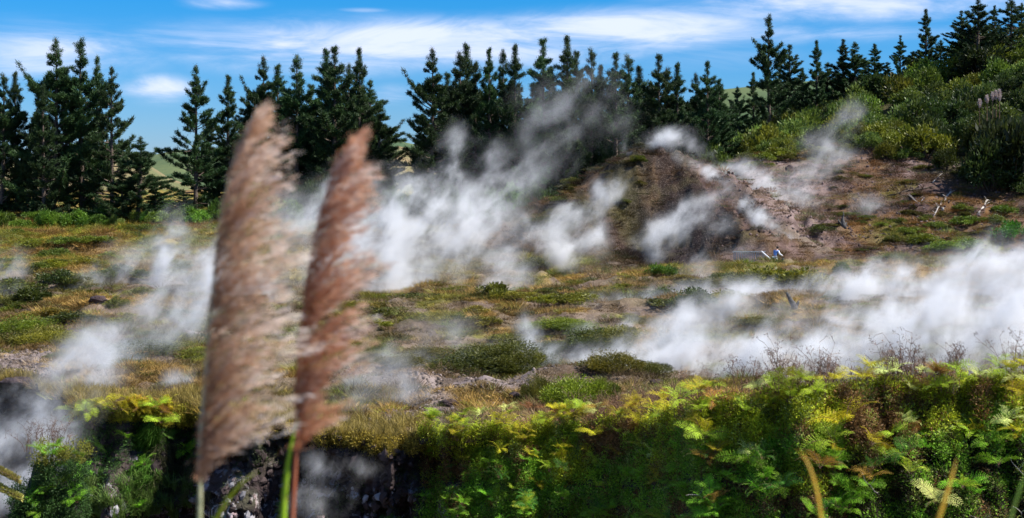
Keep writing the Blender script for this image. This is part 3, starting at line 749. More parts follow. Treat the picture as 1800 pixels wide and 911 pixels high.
# stones and gravel
def stone_mesh(seed):
    rs = np.random.RandomState(seed); t = (1+5**.5)/2
    v = unit(np.array([(-1,t,0),(1,t,0),(-1,-t,0),(1,-t,0),(0,-1,t),(0,1,t),(0,-1,-t),(0,1,-t),(t,0,-1),(t,0,1),(-t,0,-1),(-t,0,1)], float))
    v = v*rs.uniform(.7, 1.15, (12, 1))*np.array([1, .8, .6])
    f = np.array([(0,11,5),(0,5,1),(0,1,7),(0,7,10),(0,10,11),(1,5,9),(5,11,4),(11,10,2),(10,7,6),(7,1,8),(3,9,4),(3,4,2),(3,2,6),(3,6,8),(3,8,9),(4,9,5),(2,4,11),(6,2,10),(8,6,7),(9,8,1)])
    mb = MB(); mb.add(v, f, rs.rand(12)); return mb.mesh('stone')
stm = tint_mat('stone_grey', 0, .9, .75)
xs_, ys_ = [], []
for (pa, pb, ya, yb, n_) in ((700, 980, 34.6, 43, 900), (-20, 110, 41, 50, 1000), (560, 780, 34, 41, 900)):
    p = R0.uniform(pa, pb, n_); q = R0.uniform(ya, yb, n_); xs_.append((p-HX)/F*q); ys_.append(q)
p = R0.uniform(1250, 1760, 2500); q = R0.uniform(117, 150, 2500); xs_.append((p-HX)/F*q); ys_.append(q)
x = np.concatenate(xs_); y = np.concatenate(ys_); n = len(x); s_ = np.where(y > 100, R0.uniform(.06, .3, n)**1.2, R0.uniform(.1, .32, n)**2.2*1.3)
cc = np.where((y > 100)[:, None], np.array([.14, .10, .095]), np.array([.17, .135, .12]))*R0.uniform(.25, 1.6, (n, 1))
scatter('gravel', np.c_[x, y, ground_z(x, y)], R0.rand(n, 3)*3, np.c_[s_, s_, s_], cc, stone_mesh(3), stm, label='loose grey and purplish gravel on the bare ground', cat='gravel')
#--NEXT--
# ------------------------------------------------------------------ ferns of the crater bank
def fern_mesh(seed, nf=9, L=.62, pairs=15):
    rs = np.random.RandomState(seed); mb = MB(); st = MB()
    for k in range(nf):
        a = k*2*PI/nf+rs.normal()*.35; h = np.array([math.cos(a), math.sin(a), 0]); Lf = L*rs.uniform(.65, 1.2)
        e0 = math.radians(rs.uniform(45, 80)); dr = rs.uniform(1.0, 1.9)
        q = np.linspace(0, 1, 12); ang = e0-dr*q**1.3
        step = Lf/11; P = [np.zeros(3)]
        for i in range(1, 12): P.append(P[-1]+step*(h*math.cos(ang[i])+np.array([0, 0, math.sin(ang[i])])))
        P = np.array(P); st.tube(P, [.005*(1-.7*v) for v in q], 3, cap=False)
        rnd0 = rs.uniform(.25, .8)
        side0 = unit(np.cross(h, [0, 0, 1])); tw = rs.normal()*.35
        for j in range(pairs):
            t = .2+.79*j/(pairs-1); i = min(int(t*11), 10); f_ = t*11-i
            b = P[i]*(1-f_)+P[i+1]*f_; T = unit(P[i+1]-P[i])
            N_ = unit(np.cross(side0, T)); S_ = side0*math.cos(tw)+N_*math.sin(tw)
            pl = Lf*.30*math.sin(PI*min(1, (1-t)*.9+.1))**.8*(1.05-.55*t)
            for sgn in (-1, 1):
                D = unit(S_*sgn+T*.45+np.array([0, 0, -.12])+rs.normal(size=3)*.07)
                nl = max(3, int(pl/.022)); U = unit(np.cross(D, N_))
                for m_ in range(nl):
                    s = (m_+.6)/nl; c = b+D*pl*s; w = pl*.13*(1-s*.75)+.005
                    for s2 in (-1, 1):
                        tip = c+U*s2*w+D*w*.55-np.array([0, 0, .12*w]); r_ = .5*pl/nl*.8
                        mb.add([c-D*r_, c+D*r_, tip], [(0, 1, 2)], np.clip(rnd0+rs.normal()*.12+.15*s, 0, 1))
    return mb.mesh('fronds'), st.mesh('stems')
FV = [fern_mesh(300+i, nf, L_, 14) for i, (nf, L_) in enumerate([(9, .50), (8, .60), (10, .44), (7, .55), (9, .52)])]
def ml(c, k): return tuple(q*k for q in c)
FG = (.30, .64, .04); FY = (.70, .62, .03); FL = (.52, .70, .05); FO = (.60, .34, .06); FB_ = (.42, .18, .06); FP = (.90, 1.0, .30); FD = (.10, .28, .04)
def fern(px, t, sc, c, label, group, lift=.0, v=None):
    X, Y, Z = wall_pt(np.array([px]), np.array([max(t, 0)])); X, Y, Z = float(X[0]), float(Y[0]), float(Z[0])
    if t < 0: Y = Y-t*6; X = (px-HX)/F*Y; Z = gz(X, Y)
    else: X = (px-HX)/F*float(edgeY(px))
    v = random.randrange(5) if v is None else v; fr, st = FV[v]
    steep = 1 if px < 760 else .5
    return inst('fern', [('fronds', fr, M['fern']), ('stems', st, M['twig'])], (X, Y-.22, Z+lift+.05), random.uniform(0, 6.28), sc*random.uniform(.85, 1.15), c,
                (random.uniform(.15, .8)*steep+(.1 if t > 0 else -.1), random.uniform(-.3, .3)), label=label, cat='fern', group=group)
for i in range(26):
    px = random.uniform(748, 1190); fern(px, random.uniform(-.03, .03), .7, ml(random.choice([FY, FY, FL]), random.uniform(.9, 1.3)), 'bright yellow fern along the lip just right of the middle cliff',
         'bright ferns along the lip right of the middle cliff', random.uniform(.1, .45))
LF = {'Y': 'yellow green fern on the upper part of the right crater bank', 'G': 'deep green fern low on the right crater bank',
      'O': 'orange brown dying fern among the yellow ones on the right bank'}
for i in range(215):
    px = random.uniform(1185, 1840) if i < 130 else random.uniform(745, 1200)
    t = random.uniform(-.03, .2); tt = (t+.03)/.23
    q = random.random()
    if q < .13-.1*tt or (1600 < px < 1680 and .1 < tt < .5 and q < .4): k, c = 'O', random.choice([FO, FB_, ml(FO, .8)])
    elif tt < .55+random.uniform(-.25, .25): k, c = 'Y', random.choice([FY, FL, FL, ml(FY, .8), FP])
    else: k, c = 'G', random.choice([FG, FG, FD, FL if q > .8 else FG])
    if px > 1450 and tt > .6 and random.random() < .5: continue
    where = 'beside the middle cliff' if px < 1000 else ('left of the curved orange blade' if px < 1430 else 'right of the curved orange blade')
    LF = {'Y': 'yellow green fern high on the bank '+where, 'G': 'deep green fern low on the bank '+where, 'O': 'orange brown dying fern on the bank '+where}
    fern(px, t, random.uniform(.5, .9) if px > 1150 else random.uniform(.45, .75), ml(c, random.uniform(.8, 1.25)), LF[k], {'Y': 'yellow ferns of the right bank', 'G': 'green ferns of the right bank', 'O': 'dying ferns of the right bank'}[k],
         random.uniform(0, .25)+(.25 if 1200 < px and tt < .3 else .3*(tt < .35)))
for (px, t, sc, c, lb) in [(1590, .19, 1.1, FP, 'pale fern frond clump lit alone in the dark lower right bank'),
        (1470, .06, 1.15, ml(FY, 1.2), 'bright yellow green fern near the curved orange blade'), (1065, .24, .8, ml(FP, 1.3), 'small very pale green plant at the bottom edge of the bank'),
        (1730, .26, .8, FP, 'pale fern low at the bottom right corner'), (1222, .03, 1.0, (.55, .50, .03), 'brightest yellow fern at the left shoulder of the tall bank'),
        (1250, -.01, 1.2, FO, 'orange fern beside the brightest yellow one')]:
    fern(px, t, sc, c, lb, 'single ferns that stand out on the bank', .15)
for i in range(26):
    px = random.uniform(125, 350); t = random.uniform(-.03, .05)
    fern(px, t, .8, ml(random.choice([FY, FY, FL, FO if i % 5 == 0 else FL]), random.uniform(.9, 1.3)), 'yellow fern hanging over the lip of the left rim', 'ferns on the left rim', .02)
for i in range(18):
    px = random.uniform(130, 350); t = random.uniform(.06, .28)
    if 180 < px < 235 and t > .1: continue
    fern(px, t, .75, ml(random.choice([FG, FD, FG]), random.uniform(.8, 1.4)), 'green fern growing on the left crater wall', 'ferns on the left crater wall', -.05)
for i in range(6):
    fern(random.uniform(380, 720), random.uniform(.2, .28), .6, ml(FD, 1.2), 'small dark green fern low on the middle crater wall', 'ferns low on the middle crater wall', -.05)

# leafy spur in front of the left rim
def blob_rock(name, c, r, seed, mat, amp=.25, label=None, cat=None, kind=None, sub=5, freq=1.0, group=None):
    import bmesh
    bm = bmesh.new(); bmesh.ops.create_icosphere(bm, subdivisions=sub, radius=1)
    v = np.array([p.co[:] for p in bm.verts]); f = np.array([[q.index for q in p.verts] for p in bm.faces]); bm.free()
    n = fbm(v[:, 0]*1.7*freq+seed*3.1+v[:, 2]*.9, v[:, 1]*1.7*freq+v[:, 2]*1.3, seed, 5)-.5
    n2 = np.abs(2*fbm(v[:, 0]*3*freq+v[:, 2]*2+seed, v[:, 1]*3*freq-v[:, 2]*1.7, seed+5, 4)-1)
    v = v*(1+amp*2*n+amp*.6*n2)[:, None]*np.array(r)
    m_ = raw_mesh(name, v, f, None, True); m_.materials.append(mat)
    o = bpy.data.objects.new(name, m_); COL.objects.link(o); o.location = c
    tag(o, label, cat, group, kind); return o
SY = 27.5
blob_rock('rocky_spur', ((88-HX)/F*SY, SY, -8.6), (.8, 1.1, 2.6), 4, M['wall'], .2, kind='structure')
for i in range(22):
    px = random.uniform(28, 150); py = random.uniform(775, 915) if px > 60 else random.uniform(850, 930)
    Y = SY-.85+random.uniform(-.1, .3)+max(0, (800-py))/120
    c = random.choice([FL, FY, FG, FG]) if py < 830 else random.choice([FG, FD, FG, FB_ if i % 4 == 0 else FG])
    v = random.randrange(5); fr, st = FV[v]
    inst('fern', [('fronds', fr, M['fern']), ('stems', st, M['twig'])], ((px-HX)/F*Y, Y, (HY-py)/F*Y-.12), random.uniform(0, 6.28), random.uniform(.45, .8), ml(c, random.uniform(.9, 1.3)),
         (random.uniform(.1, .7), random.uniform(-.4, .4)), label='green or yellowish fern covering the leafy spur at the bottom left', cat='fern', group='ferns on the bottom left spur')
for (px, py, lb) in [(8, 830, 'pale yellow furry sprig poking in at the left edge, upper one'), (12, 862, 'pale yellow furry sprig poking in at the left edge, lower one')]:
    Y = 24.; mb = MB(); rs = np.random.RandomState(int(px)); n = 900
    t = rs.rand(n); a = rs.rand(n)*6.28; w = .09*(1-.6*t); ctr = np.c_[-.35+t*.6, np.zeros(n), .16-.30*t]
    u = np.c_[np.zeros(n), np.cos(a), np.sin(a)]; v, f = leaf_quads(ctr+u*w[:, None]*.4, unit(u+[.5, 0, .2]), .02, .07, rs)
    mb.add(v, f, np.repeat(rs.rand(n), 4)); e = empty('leafy_sprig', ((px-HX)/F*Y, Y, (HY-py)/F*Y), 0, lb, 'sprig')
    o = mb.build('leaves', M['fern'], e); o.color = (.62, .58, .16, 1)
    sb = MB(); sb.tube([(-.9, 0, .42), (-.35, 0, .16), (.25, 0, -.14)], [.015, .01, .004], 5); sb.build('stem', M['twig'], e)

# undergrowth that fills between the ferns
def sprig_mesh(seed, n=70, s=.07, sp=.26):
    rs = np.random.RandomState(seed); u = unit(rs.normal(size=(n, 3))); c = u*sp*rs.uniform(.2, 1, (n, 1)); mb = MB()
    v, f = leaf_quads(c, unit(u+rs.normal(size=(n, 3))*.6+[0, -.3, .3]), s*.45, s*rs.uniform(.6, 1.5, n), rs)
    mb.add(v, f, np.repeat(rs.rand(n), 4)); return mb.mesh('sprig')
n = 9500; px = R0.uniform(738, 1870, n); t = R0.uniform(-.01, .25, n)
X, Y, Z = wall_pt(px, np.maximum(t, 0)); X = (px-HX)/F*edgeY(px)
pn = fbm(px*.012, t*22, 600, 4); pm_ = fbm(px*.02+9, t*30, 620, 3)
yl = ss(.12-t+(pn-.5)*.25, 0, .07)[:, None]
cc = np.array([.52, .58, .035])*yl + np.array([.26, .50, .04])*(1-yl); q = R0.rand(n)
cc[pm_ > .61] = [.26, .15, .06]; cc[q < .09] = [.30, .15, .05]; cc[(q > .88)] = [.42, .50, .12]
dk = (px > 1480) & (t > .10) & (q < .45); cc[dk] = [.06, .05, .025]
cc *= R0.uniform(.6, 1.4, (n, 1)); s_ = R0.uniform(.4, .95, n)
n2 = 1500; px2 = R0.uniform(120, 356, n2); t2 = np.concatenate([R0.uniform(0, .04, 700), R0.uniform(.03, .34, 800)])
keep = ~((t2 > .1) & (fbm(px2*.02, t2*14, 300, 3) > .47)) ; px2, t2 = px2[keep], t2[keep]; n2 = len(px2)
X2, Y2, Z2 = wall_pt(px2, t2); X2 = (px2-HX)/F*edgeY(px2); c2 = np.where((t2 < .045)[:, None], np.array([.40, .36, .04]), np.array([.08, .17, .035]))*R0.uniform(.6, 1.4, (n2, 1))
n3 = 520; ph = R0.uniform(18, 155, n3); pv = 775+R0.rand(n3)**.8*170; k3 = ~((ph < 60) & (pv < 840)); ph, pv = ph[k3], pv[k3]; n3 = len(ph)
Y3 = SY-.85+R0.uniform(-.15, .5, n3); c3 = np.where((pv < 815)[:, None], np.array([.25, .25, .035]), np.array([.06, .13, .03]))*R0.uniform(.6, 1.4, (n3, 1))
P3 = np.c_[(ph-HX)/F*Y3, Y3, (HY-pv)/F*Y3]
n4 = 900; px4 = R0.uniform(345, 745, n4); t4 = np.where(R0.rand(n4) < .55, R0.rand(n4)*.03, .06+R0.rand(n4)*.26)
k4 = (t4 < .035) | (fbm(px4*.015, t4*12, 700, 3) > .53); px4, t4 = px4[k4], t4[k4]; n4 = len(px4)
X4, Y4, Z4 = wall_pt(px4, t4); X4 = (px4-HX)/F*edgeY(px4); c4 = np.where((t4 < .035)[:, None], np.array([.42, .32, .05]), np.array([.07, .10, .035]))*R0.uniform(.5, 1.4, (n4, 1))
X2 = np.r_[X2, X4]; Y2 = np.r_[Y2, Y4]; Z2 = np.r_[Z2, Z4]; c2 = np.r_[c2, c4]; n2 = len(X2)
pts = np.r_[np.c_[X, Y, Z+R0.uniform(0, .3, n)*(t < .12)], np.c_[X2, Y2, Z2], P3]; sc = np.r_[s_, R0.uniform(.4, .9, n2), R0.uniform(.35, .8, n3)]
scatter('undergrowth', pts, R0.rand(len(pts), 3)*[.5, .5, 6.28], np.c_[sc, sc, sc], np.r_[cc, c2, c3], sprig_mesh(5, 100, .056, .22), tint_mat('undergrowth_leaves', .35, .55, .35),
        label='tangled small leaved undergrowth filling the gaps between the ferns', cat='undergrowth')
n = 1500; pxs = np.r_[R0.uniform(345, 745, 1100), R0.uniform(-20, 345, 400)]; ts = R0.rand(n)**.8*.34
Xs_, Ys_, Zs_ = wall_pt(pxs, ts); Xs_ = (pxs-HX)/F*edgeY(pxs); q = (R0.uniform(.05, .42, n)**2)*1.1
cs_ = np.where((R0.rand(n) < np.clip((ts-.10)*1.4, 0, .22))[:, None], np.array([.30, .29, .31]), np.array([.05, .036, .036]))*R0.uniform(.4, 1.4, (n, 1))
scatter('wall_rubble', np.c_[Xs_, Ys_, Zs_], R0.rand(n, 3)*3, np.c_[q, q, q*.8], cs_, stone_mesh(5), stm, label='crumbling dark and mineral crusted rubble sticking out of the crater wall', cat='rubble')
# long grass: hanging under the left rim and standing along lips
def blades_mesh(seed, n=26, L=.55, w=.012):
    rs = np.random.RandomState(seed); mb = MB()
    for i in range(n):
        a = rs.rand()*6.28; h = np.array([math.cos(a), math.sin(a), 0]); Lb = L*rs.uniform(.5, 1.2); b = rs.normal(size=3)*.05*[1, 1, 0]
        s_ = unit(np.cross(h, [0, 0, 1]))*w; q = rs.uniform(.3, .9)
        pts = [b+h*Lb*q*(t**1.7)+np.array([0, 0, Lb*(t-.45*q*t*t)]) for t in (0, .35, .7, 1)]
        vv = []; 
        for j, p in enumerate(pts[:3]): vv += [p-s_*(1-.25*j), p+s_*(1-.25*j)]
        vv.append(pts[3]); mb.add(vv, [(0, 1, 2), (1, 3, 2), (2, 3, 4), (3, 5, 4), (4, 5, 6)], rs.rand())
    return mb.mesh('blades')
n = 1500
px = np.r_[R0.uniform(330, 760, 520), R0.uniform(930, 1230, 500), R0.uniform(120, 350, 330), R0.uniform(-20, 120, 150)]
off = np.r_[R0.uniform(-.1, 2.4, 520), R0.uniform(.3, 5, 500), R0.uniform(0, 2.0, 330), R0.uniform(0, 1.5, 150)]
Y = edgeY(px)+off; X = (px-HX)/F*Y; Z = ground_z(X, np.maximum(Y, edgeY(px)+.02))
c1 = np.array([.30, .23, .06]); c2 = np.array([.24, .14, .07]); ww = (px > 900)[:, None]
cc = np.where(ww, c2, c1)*R0.uniform(.6, 1.4, (n, 1)); s_ = R0.uniform(.35, .8, n)
# hanging grass
m_n = 420; ph = np.r_[R0.normal(262, 9, 170), R0.normal(310, 22, 130), R0.uniform(130, 350, 120)]; th = np.r_[R0.uniform(.04, .24, 170), R0.uniform(.1, .22, 130), R0.uniform(.2, .3, 120)]
Xh, Yh, Zh = wall_pt(ph, th); Xh = (ph-HX)/F*edgeY(ph)
hang = np.arange(m_n) < 300
roth = np.c_[np.where(hang, 2.6, .3)+R0.normal(size=m_n)*.2, R0.normal(size=m_n)*.2, R0.rand(m_n)*.8-.4]
ch = np.where((np.arange(m_n) < 170)[:, None], np.array([.10, .22, .03]), np.where(hang[:, None], np.array([.12, .12, .06]), np.array([.14, .22, .05])))*R0.uniform(.6, 1.4, (m_n, 1))
scatter('long_grass', np.r_[np.c_[X, Y, Z], np.c_[Xh, Yh-.12, Zh]], np.r_[np.c_[R0.normal(size=(n, 2))*.25, R0.rand(n)*6.28], roth], np.tile(np.r_[s_, R0.uniform(.5, 1.0, m_n)][:, None], 3),
        np.r_[cc, ch], blades_mesh(8), tint_mat('grass_blades', .4, .5, .6), label='long yellow and brown grass along the crater lip and hanging down the left wall', cat='grass')

# dead twiggy bracken along the top of the bank
def twig_mesh(seed, n=9, H=.75):
    rs = np.random.RandomState(seed); mb = MB()
    for i in range(n):
        b = rs.normal(size=3)*.12*[1, 1, 0]; lean = rs.normal(size=2)*.28; Hh = H*rs.uniform(.5, 1.15)
        P = [b+np.array([lean[0]*t*t+.02*math.sin(9*t+i), lean[1]*t*t, t])*Hh for t in np.linspace(0, 1, 6)]
        mb.tube(P, [.007*(1-.7*t) for t in np.linspace(0, 1, 6)], 3, cap=False)
        for j in range(rs.randint(4, 10)):
            k = rs.randint(2, 6); d = unit(rs.normal(size=3)+[0, 0, .9])*rs.uniform(.05, .2)
            mb.tube([P[k], P[k]+d*.6, P[k]+d+rs.normal(size=3)*.03], [.004, .003, .0015], 3, cap=False)
            c = P[k]+d+rs.normal(size=(7, 3))*.02; v, f = leaf_tris(c, unit(rs.normal(size=(7, 3))), .012, .03, rs); mb.add(v, f, .2)
    return mb.mesh('stems')
TV = [twig_mesh(400+i) for i in range(4)]
for i in range(40):
    px = random.uniform(1190, 1830) if i < 30 else random.uniform(1000, 1200); Y = float(edgeY(px))+random.uniform(-.2, .9)
    x = (px-HX)/F*Y
    inst('dead_stems', [('stems', TV[i % 4], M['twig'])], (x, Y, gz(x, Y)+.1), random.uniform(0, 6.28), random.uniform(.6, 1.15), None,
         label='tangle of dry brown stems standing along the top of the right bank', cat='dead stems', group='dry stems along the top of the right bank')
for i, px in enumerate([58, 85, 100, 108]):
    Y = SY; inst('dead_stems', [('stems', TV[i % 4], M['twig'])], ((px-HX)/F*Y, Y-.1, (HY-790)/F*Y), i, .75, None,
                 label='thin bare stems rising from the leafy spur at the bottom left', cat='dead stems', group='bare stems on the bottom left spur')
# pale bare twigs in the dark of the bank
for i in range(16):
    px = random.uniform(1480, 1800) if i > 4 else random.uniform(1080, 1300); t = random.uniform(.14, .25)
    X, Y, Z = wall_pt(np.array([px]), np.array([t])); X = (px-HX)/F*float(edgeY(px)); mb = MB()
    p = Vector((0, 0, 0)); P = [p.copy()]; d = Vector((random.uniform(-1, 1), -.1, random.uniform(-.7, .5))).normalized()
    for j in range(7): d = (d+Vector((random.gauss(0, .3), random.gauss(0, .2), random.gauss(0, .3)))).normalized(); p = p+d*.06; P.append(p.copy())
    mb.tube(P, [.007-.0007*j for j in range(8)], 5)
    mb.tube([P[3], P[3]+Vector((.05, -.03, .07)), P[3]+Vector((.07, -.05, .14))], [.004, .003, .002], 4)
    o = mb.build('bare_twig', M['pale_wood']); o.location = (X, float(Y[0])-.35, float(Z[0])+.1)
    tag(o, 'pale bare twig catching light in the dark part of the right bank', 'twig', 'pale twigs in the right bank')

# ------------------------------------------------------------------ rocks, stump, logs, spire, mound details
def rock(px, py, w, h, label, mat=M['wall'], y0=24, seed=1, group='dark rocks lying in the field'):
    x, Y = ground_hit(px, py, y0); return blob_rock('rock', (x, Y, gz(x, Y)+h/F*Y*.25), (w/F*Y*.5, w/F*Y*.4, h/F*Y*.55), seed, mat, .4, label, 'rock', sub=3, group=group)
for i, a in enumerate([(122, 600, 52, 22, 'long dark rock at the left, below the steam'), (173, 532, 28, 12, 'small dark rock at the foot of the left steam'),
                       (905, 699, 20, 12, 'dark lump at the right end of the gravel'), (880, 700, 10, 8, 'small dark stone on the gravel'),
                       (790, 712, 32, 11, 'dark earth lump left of the gravel, behind the yellow ferns'), (668, 690, 14, 12, 'little dark stone standing on pale ground by the plumes'),
                       (1155, 680, 24, 8, 'flat dark clod behind the brown grass'), (310, 692, 44, 14, 'brown clod of earth behind the yellow ferns of the left rim'),
                       (30, 686, 60, 12, 'dark crumbling turf edge above the cave at the left'), (75, 684, 24, 14, 'dark rounded clod on the left turf edge')]):
    rock(*a, seed=20+i)
rock(1388, 303, 14, 14, 'dark pointed rock high on the bare slope', y0=118, seed=40, group='rocks on the bare slope')
# burnt spire
x, Y = ground_hit(1482, 397, 110); mb = MB(); k = Y/F
mb.tube([(0, 0, -.3), (.02, 0, .2), (-.05, 0, .55), (.04, 0, .95), (.02, 0, 1.3)], [.36, .24, .13, .06, .02], 9)
mb.tube([(-.1, 0, .1), (-.4, -.1, .35), (-.45, -.1, .6)], [.16, .09, .02], 6); mb.tube([(.15, 0, 0), (.35, 0, .3)], [.14, .03], 6)
o = mb.build('burnt_stump', M['charred_wood'], None, True); o.location = (x, Y, gz(x, Y)); tag(o, 'small pointed charred stump on the bare purple slope', 'tree stump')
# leaning stump in the steam
x, Y = ground_hit(1394, 545, 40); e = empty('tree_stump', (x, Y, gz(x, Y)), 0, 'dark broken stump leaning left out of the steam in the middle field', 'tree stump')
mb = MB(); q = Y/F
mb.tube([(4*q, 0, -.2), (2*q, 0, 5*q), (-4*q, 0, 14*q), (-9*q, 0, 24*q), (-10*q, 0, 27*q)], [7*q, 6*q, 4*q, 3*q, 2*q], 9, .5)
mb.build('trunk', M['charred_wood'], e, True)
mb = MB(); mb.tube([(4*q, 0, 4*q), (9*q, 0, 10*q), (10*q, 0, 14*q)], [4*q, 2.5*q, .8*q], 7); mb.tube([(-10*q, 0, 25*q), (-12*q, 0, 27*q), (-8*q, 0, 28*q)], [2*q, 2*q, .6*q], 6)
mb.build('branch_stub', M['charred_wood'], e, True)
# fallen logs
def log(p0, p1, r, label, mat='pale_wood', twigs=3, y0=110):
    a = ground_hit(*p0, y0); b = ground_hit(*p1, y0)
    A = Vector((a[0], a[1], gz(*a)+r*.6)); B = Vector((b[0], b[1], gz(*b)+r*.9)); e = empty('fallen_log', A, 0, label, 'log', 'fallen dead wood on the slope'); D = B-A
    rs = random.Random(int(p0[0])); mb = MB(); P = [D*t+Vector((rs.gauss(0, .06), 0, rs.gauss(.08, .1)))*(0 < t < 1) for t in (0, .25, .5, .75, 1)]
    mb.tube(P, [r, r*.95, r*.8, r*.7, r*.4], 8); mb.build('trunk', M[mat], e, True)
    mb = MB()
    for i in range(twigs):
        s = P[1+i % 3]; d = Vector((rs.uniform(-1, 1), rs.uniform(-.6, .3), rs.uniform(.1, .9))).normalized()*rs.uniform(.4, 1.1)
        mb.tube([s, s+d*.5+Vector((0, 0, .05)), s+d], [r*.4, r*.3, r*.12], 5)
    mb.build('branches', M[mat], e, True)
log((1657, 372), (1672, 335), .13, 'pale fallen branch standing out of the pile on the red slope')
log((1720, 378), (1741, 354), .12, 'short white log lying right of the bone coloured branch')
log((1655, 358), (1640, 385), .08, 'thin pale stick below the fallen branch pile', twigs=4)
log((1560, 346), (1640, 330), .10, 'long grey fallen branch stretching left across the bare slope', 'bark', 6)
log((1600, 345), (1625, 368), .07, 'grey crossed stick in the pile on the slope', twigs=6)
log((1640, 322), (1660, 312), .08, 'small whitish stick at the foot of the bushes', twigs=2)
log((1640, 250), (1665, 246), .08, 'white stick among the dark bushes of the hillside', twigs=1)

# ------------------------------------------------------------------ railing and person by the hollow of the mound
def flat(name, col, rough=.6, trans=0):
    m, g = mat_new(name); tc = g.n('ShaderNodeTexCoord'); n = g.noise(tc.outputs['Object'], 7, 4)
    finish(g, g.mix(n, (*[q*.8 for q in col], 1), (*[min(1, q*1.15) for q in col], 1)), rough, trans); return m
M['blue_grey_paint'] = flat('weathered_wood', (.22, .27, .31)); M['pale_rail'] = flat('pale_rail', (.72, .74, .76))
M['shirt'] = flat('blue_shirt', (.16, .30, .66)); M['white_and_sunlit_cloth'] = flat('white_and_sunlit_cloth', (.78, .80, .84)); M['skin'] = flat('skin', (.50, .30, .22), .5)
M['hair'] = flat('dark_hair', (.02, .015, .012), .5); M['dark_cloth'] = flat('dark_cloth', (.03, .035, .04)); M['shorts'] = flat('grey_shorts', (.30, .36, .40))
FY_ = 112.0; fz = (HY-474)/F*FY_+.38
e = empty('railing', ((1318-HX)/F*FY_, FY_, fz), 0, 'blue grey railing of upright palings below the mound', 'railing')
def boxmb(mb, c, s, r=.5):
    c = np.array(c); s = np.array(s)/2; v = [c+s*np.array(q) for q in [(-1,-1,-1),(1,-1,-1),(1,1,-1),(-1,1,-1),(-1,-1,1),(1,-1,1),(1,1,1),(-1,1,1)]]
    mb.add(v, [(0,2,1),(0,3,2),(4,5,6),(4,6,7),(0,1,5),(0,5,4),(1,2,6),(1,6,5),(2,3,7),(2,7,6),(3,0,4),(3,4,7)], r)
pm = MB(); boxmb(pm, (0, 0, .5), (.075, .03, 1.0)); pm = pm.mesh('paling'); pm.materials.append(M['blue_grey_paint'])
x0, x1 = (1290-1318)/F*FY_, (1343-1318)/F*FY_; npal = 17
for i in range(npal):
    c = bpy.data.objects.new('paling', pm); COL.objects.link(c); c.parent = e; c.location = (x0+(x1-x0)*i/(npal-1), 0, random.uniform(-.02, .02)); c.rotation_euler = (0, random.uniform(-.02, .02), 0)
mb = MB(); boxmb(mb, ((x0+x1)/2, -.06, 1.04), (x1-x0+.2, .12, .06)); mb.build('top_rail', M['blue_grey_paint'], e)
mb = MB(); boxmb(mb, ((x0+x1)/2, .05, .25), (x1-x0+.1, .05, .08)); mb.build('lower_rail', M['blue_grey_paint'], e)
mb = MB(); mb.tube([((1338-1318)/F*FY_, -.15, 24/F*FY_), ((1351-1318)/F*FY_, -.5, 12/F*FY_), ((1353-1318)/F*FY_, -.6, 0)], [.055]*3, 6); mb.build('sloping_rail', M['pale_rail'], e)
def skin_obj(name, verts, edges, rads, mat, parent, root=0):
    me = bpy.data.meshes.new(name); me.from_pydata(verts, edges, []); o = bpy.data.objects.new(name, me); COL.objects.link(o); o.parent = parent
    md = o.modifiers.new('skin', 'SKIN'); md.use_smooth_shade = True
    if not me.skin_vertices: me.skin_vertices.new()
    sv = me.skin_vertices[0].data
    for i, r_ in enumerate(rads): sv[i].radius = r_ if isinstance(r_, tuple) else (r_, r_)
    sv[root].use_root = True
    sb = o.modifiers.new('sub', 'SUBSURF'); sb.levels = 1; sb.render_levels = 1; me.materials.append(mat); return o
PY_ = 111.0; pz = (HY-476)/F*PY_+.22
pe = empty('person', ((1362-HX)/F*PY_, PY_, pz), math.radians(-25), 'person in a blue shirt bending forward by the railing, seen from behind', 'person')
# pelvis, spine bent to the right/front, head, arms, legs (x right, y away)
B = [(0,0,.88),(.02,.03,1.05),(.06,.08,1.22),(.11,.12,1.36),(.15,.15,1.46),(.18,.17,1.58),  # 0-5 spine neck head
     (-.07,.14,1.36),(-.13,.20,1.12),(.02,.32,1.02),(.07,.36,1.0),                       # left arm 6-9
     (.27,.06,1.34),(.36,.10,1.10),(.55,.22,.98),(.61,.25,.96),                           # right arm 10-13
     (-.09,0,.84),(-.10,.03,.46),(-.11,-.02,.07),(-.11,.14,.03),                           # left leg
     (.10,0,.84),(.12,.05,.46),(.13,0,.07),(.13,.16,.03)]
E_ = [(0,1),(1,2),(2,3),(3,4),(4,5),(3,6),(6,7),(7,8),(8,9),(3,10),(10,11),(11,12),(12,13),(0,14),(14,15),(15,16),(16,17),(0,18),(18,19),(19,20),(20,21)]
Rr = [(.13,.10),(.13,.10),(.145,.10),(.14,.09),.055,(.075,.09),.055,.042,.032,.036,.055,.042,.032,.036,.085,.058,.042,.045,.085,.058,.042,.045]
skin_obj('body', B, E_, Rr, M['skin'], pe)
g_ = lambda idx, grow: [tuple(q*grow for q in Rr[i]) if isinstance(Rr[i], tuple) else Rr[i]*grow+.015 for i in idx]
idx = [0,1,2,3,6,7,10,11]; skin_obj('shirt', [B[i] for i in idx], [(0,1),(1,2),(2,3),(3,4),(4,5),(3,6),(6,7)], g_(idx, 1.22), M['shirt'], pe)
mb = MB(); mb.tube([B[10], B[11], B[12]], [.085, .07, .055], 8); mb.build('sunlit_sleeve', M['white_and_sunlit_cloth'], pe, True)  # sunlight on the blue shirt's right sleeve painted as white cloth
idx = [0,14,15,18,19]; skin_obj('shorts', [(0,0,.9)]+[B[i] for i in idx[1:]], [(0,1),(1,2),(0,3),(3,4)], g_(idx, 1.2), M['shorts'], pe)
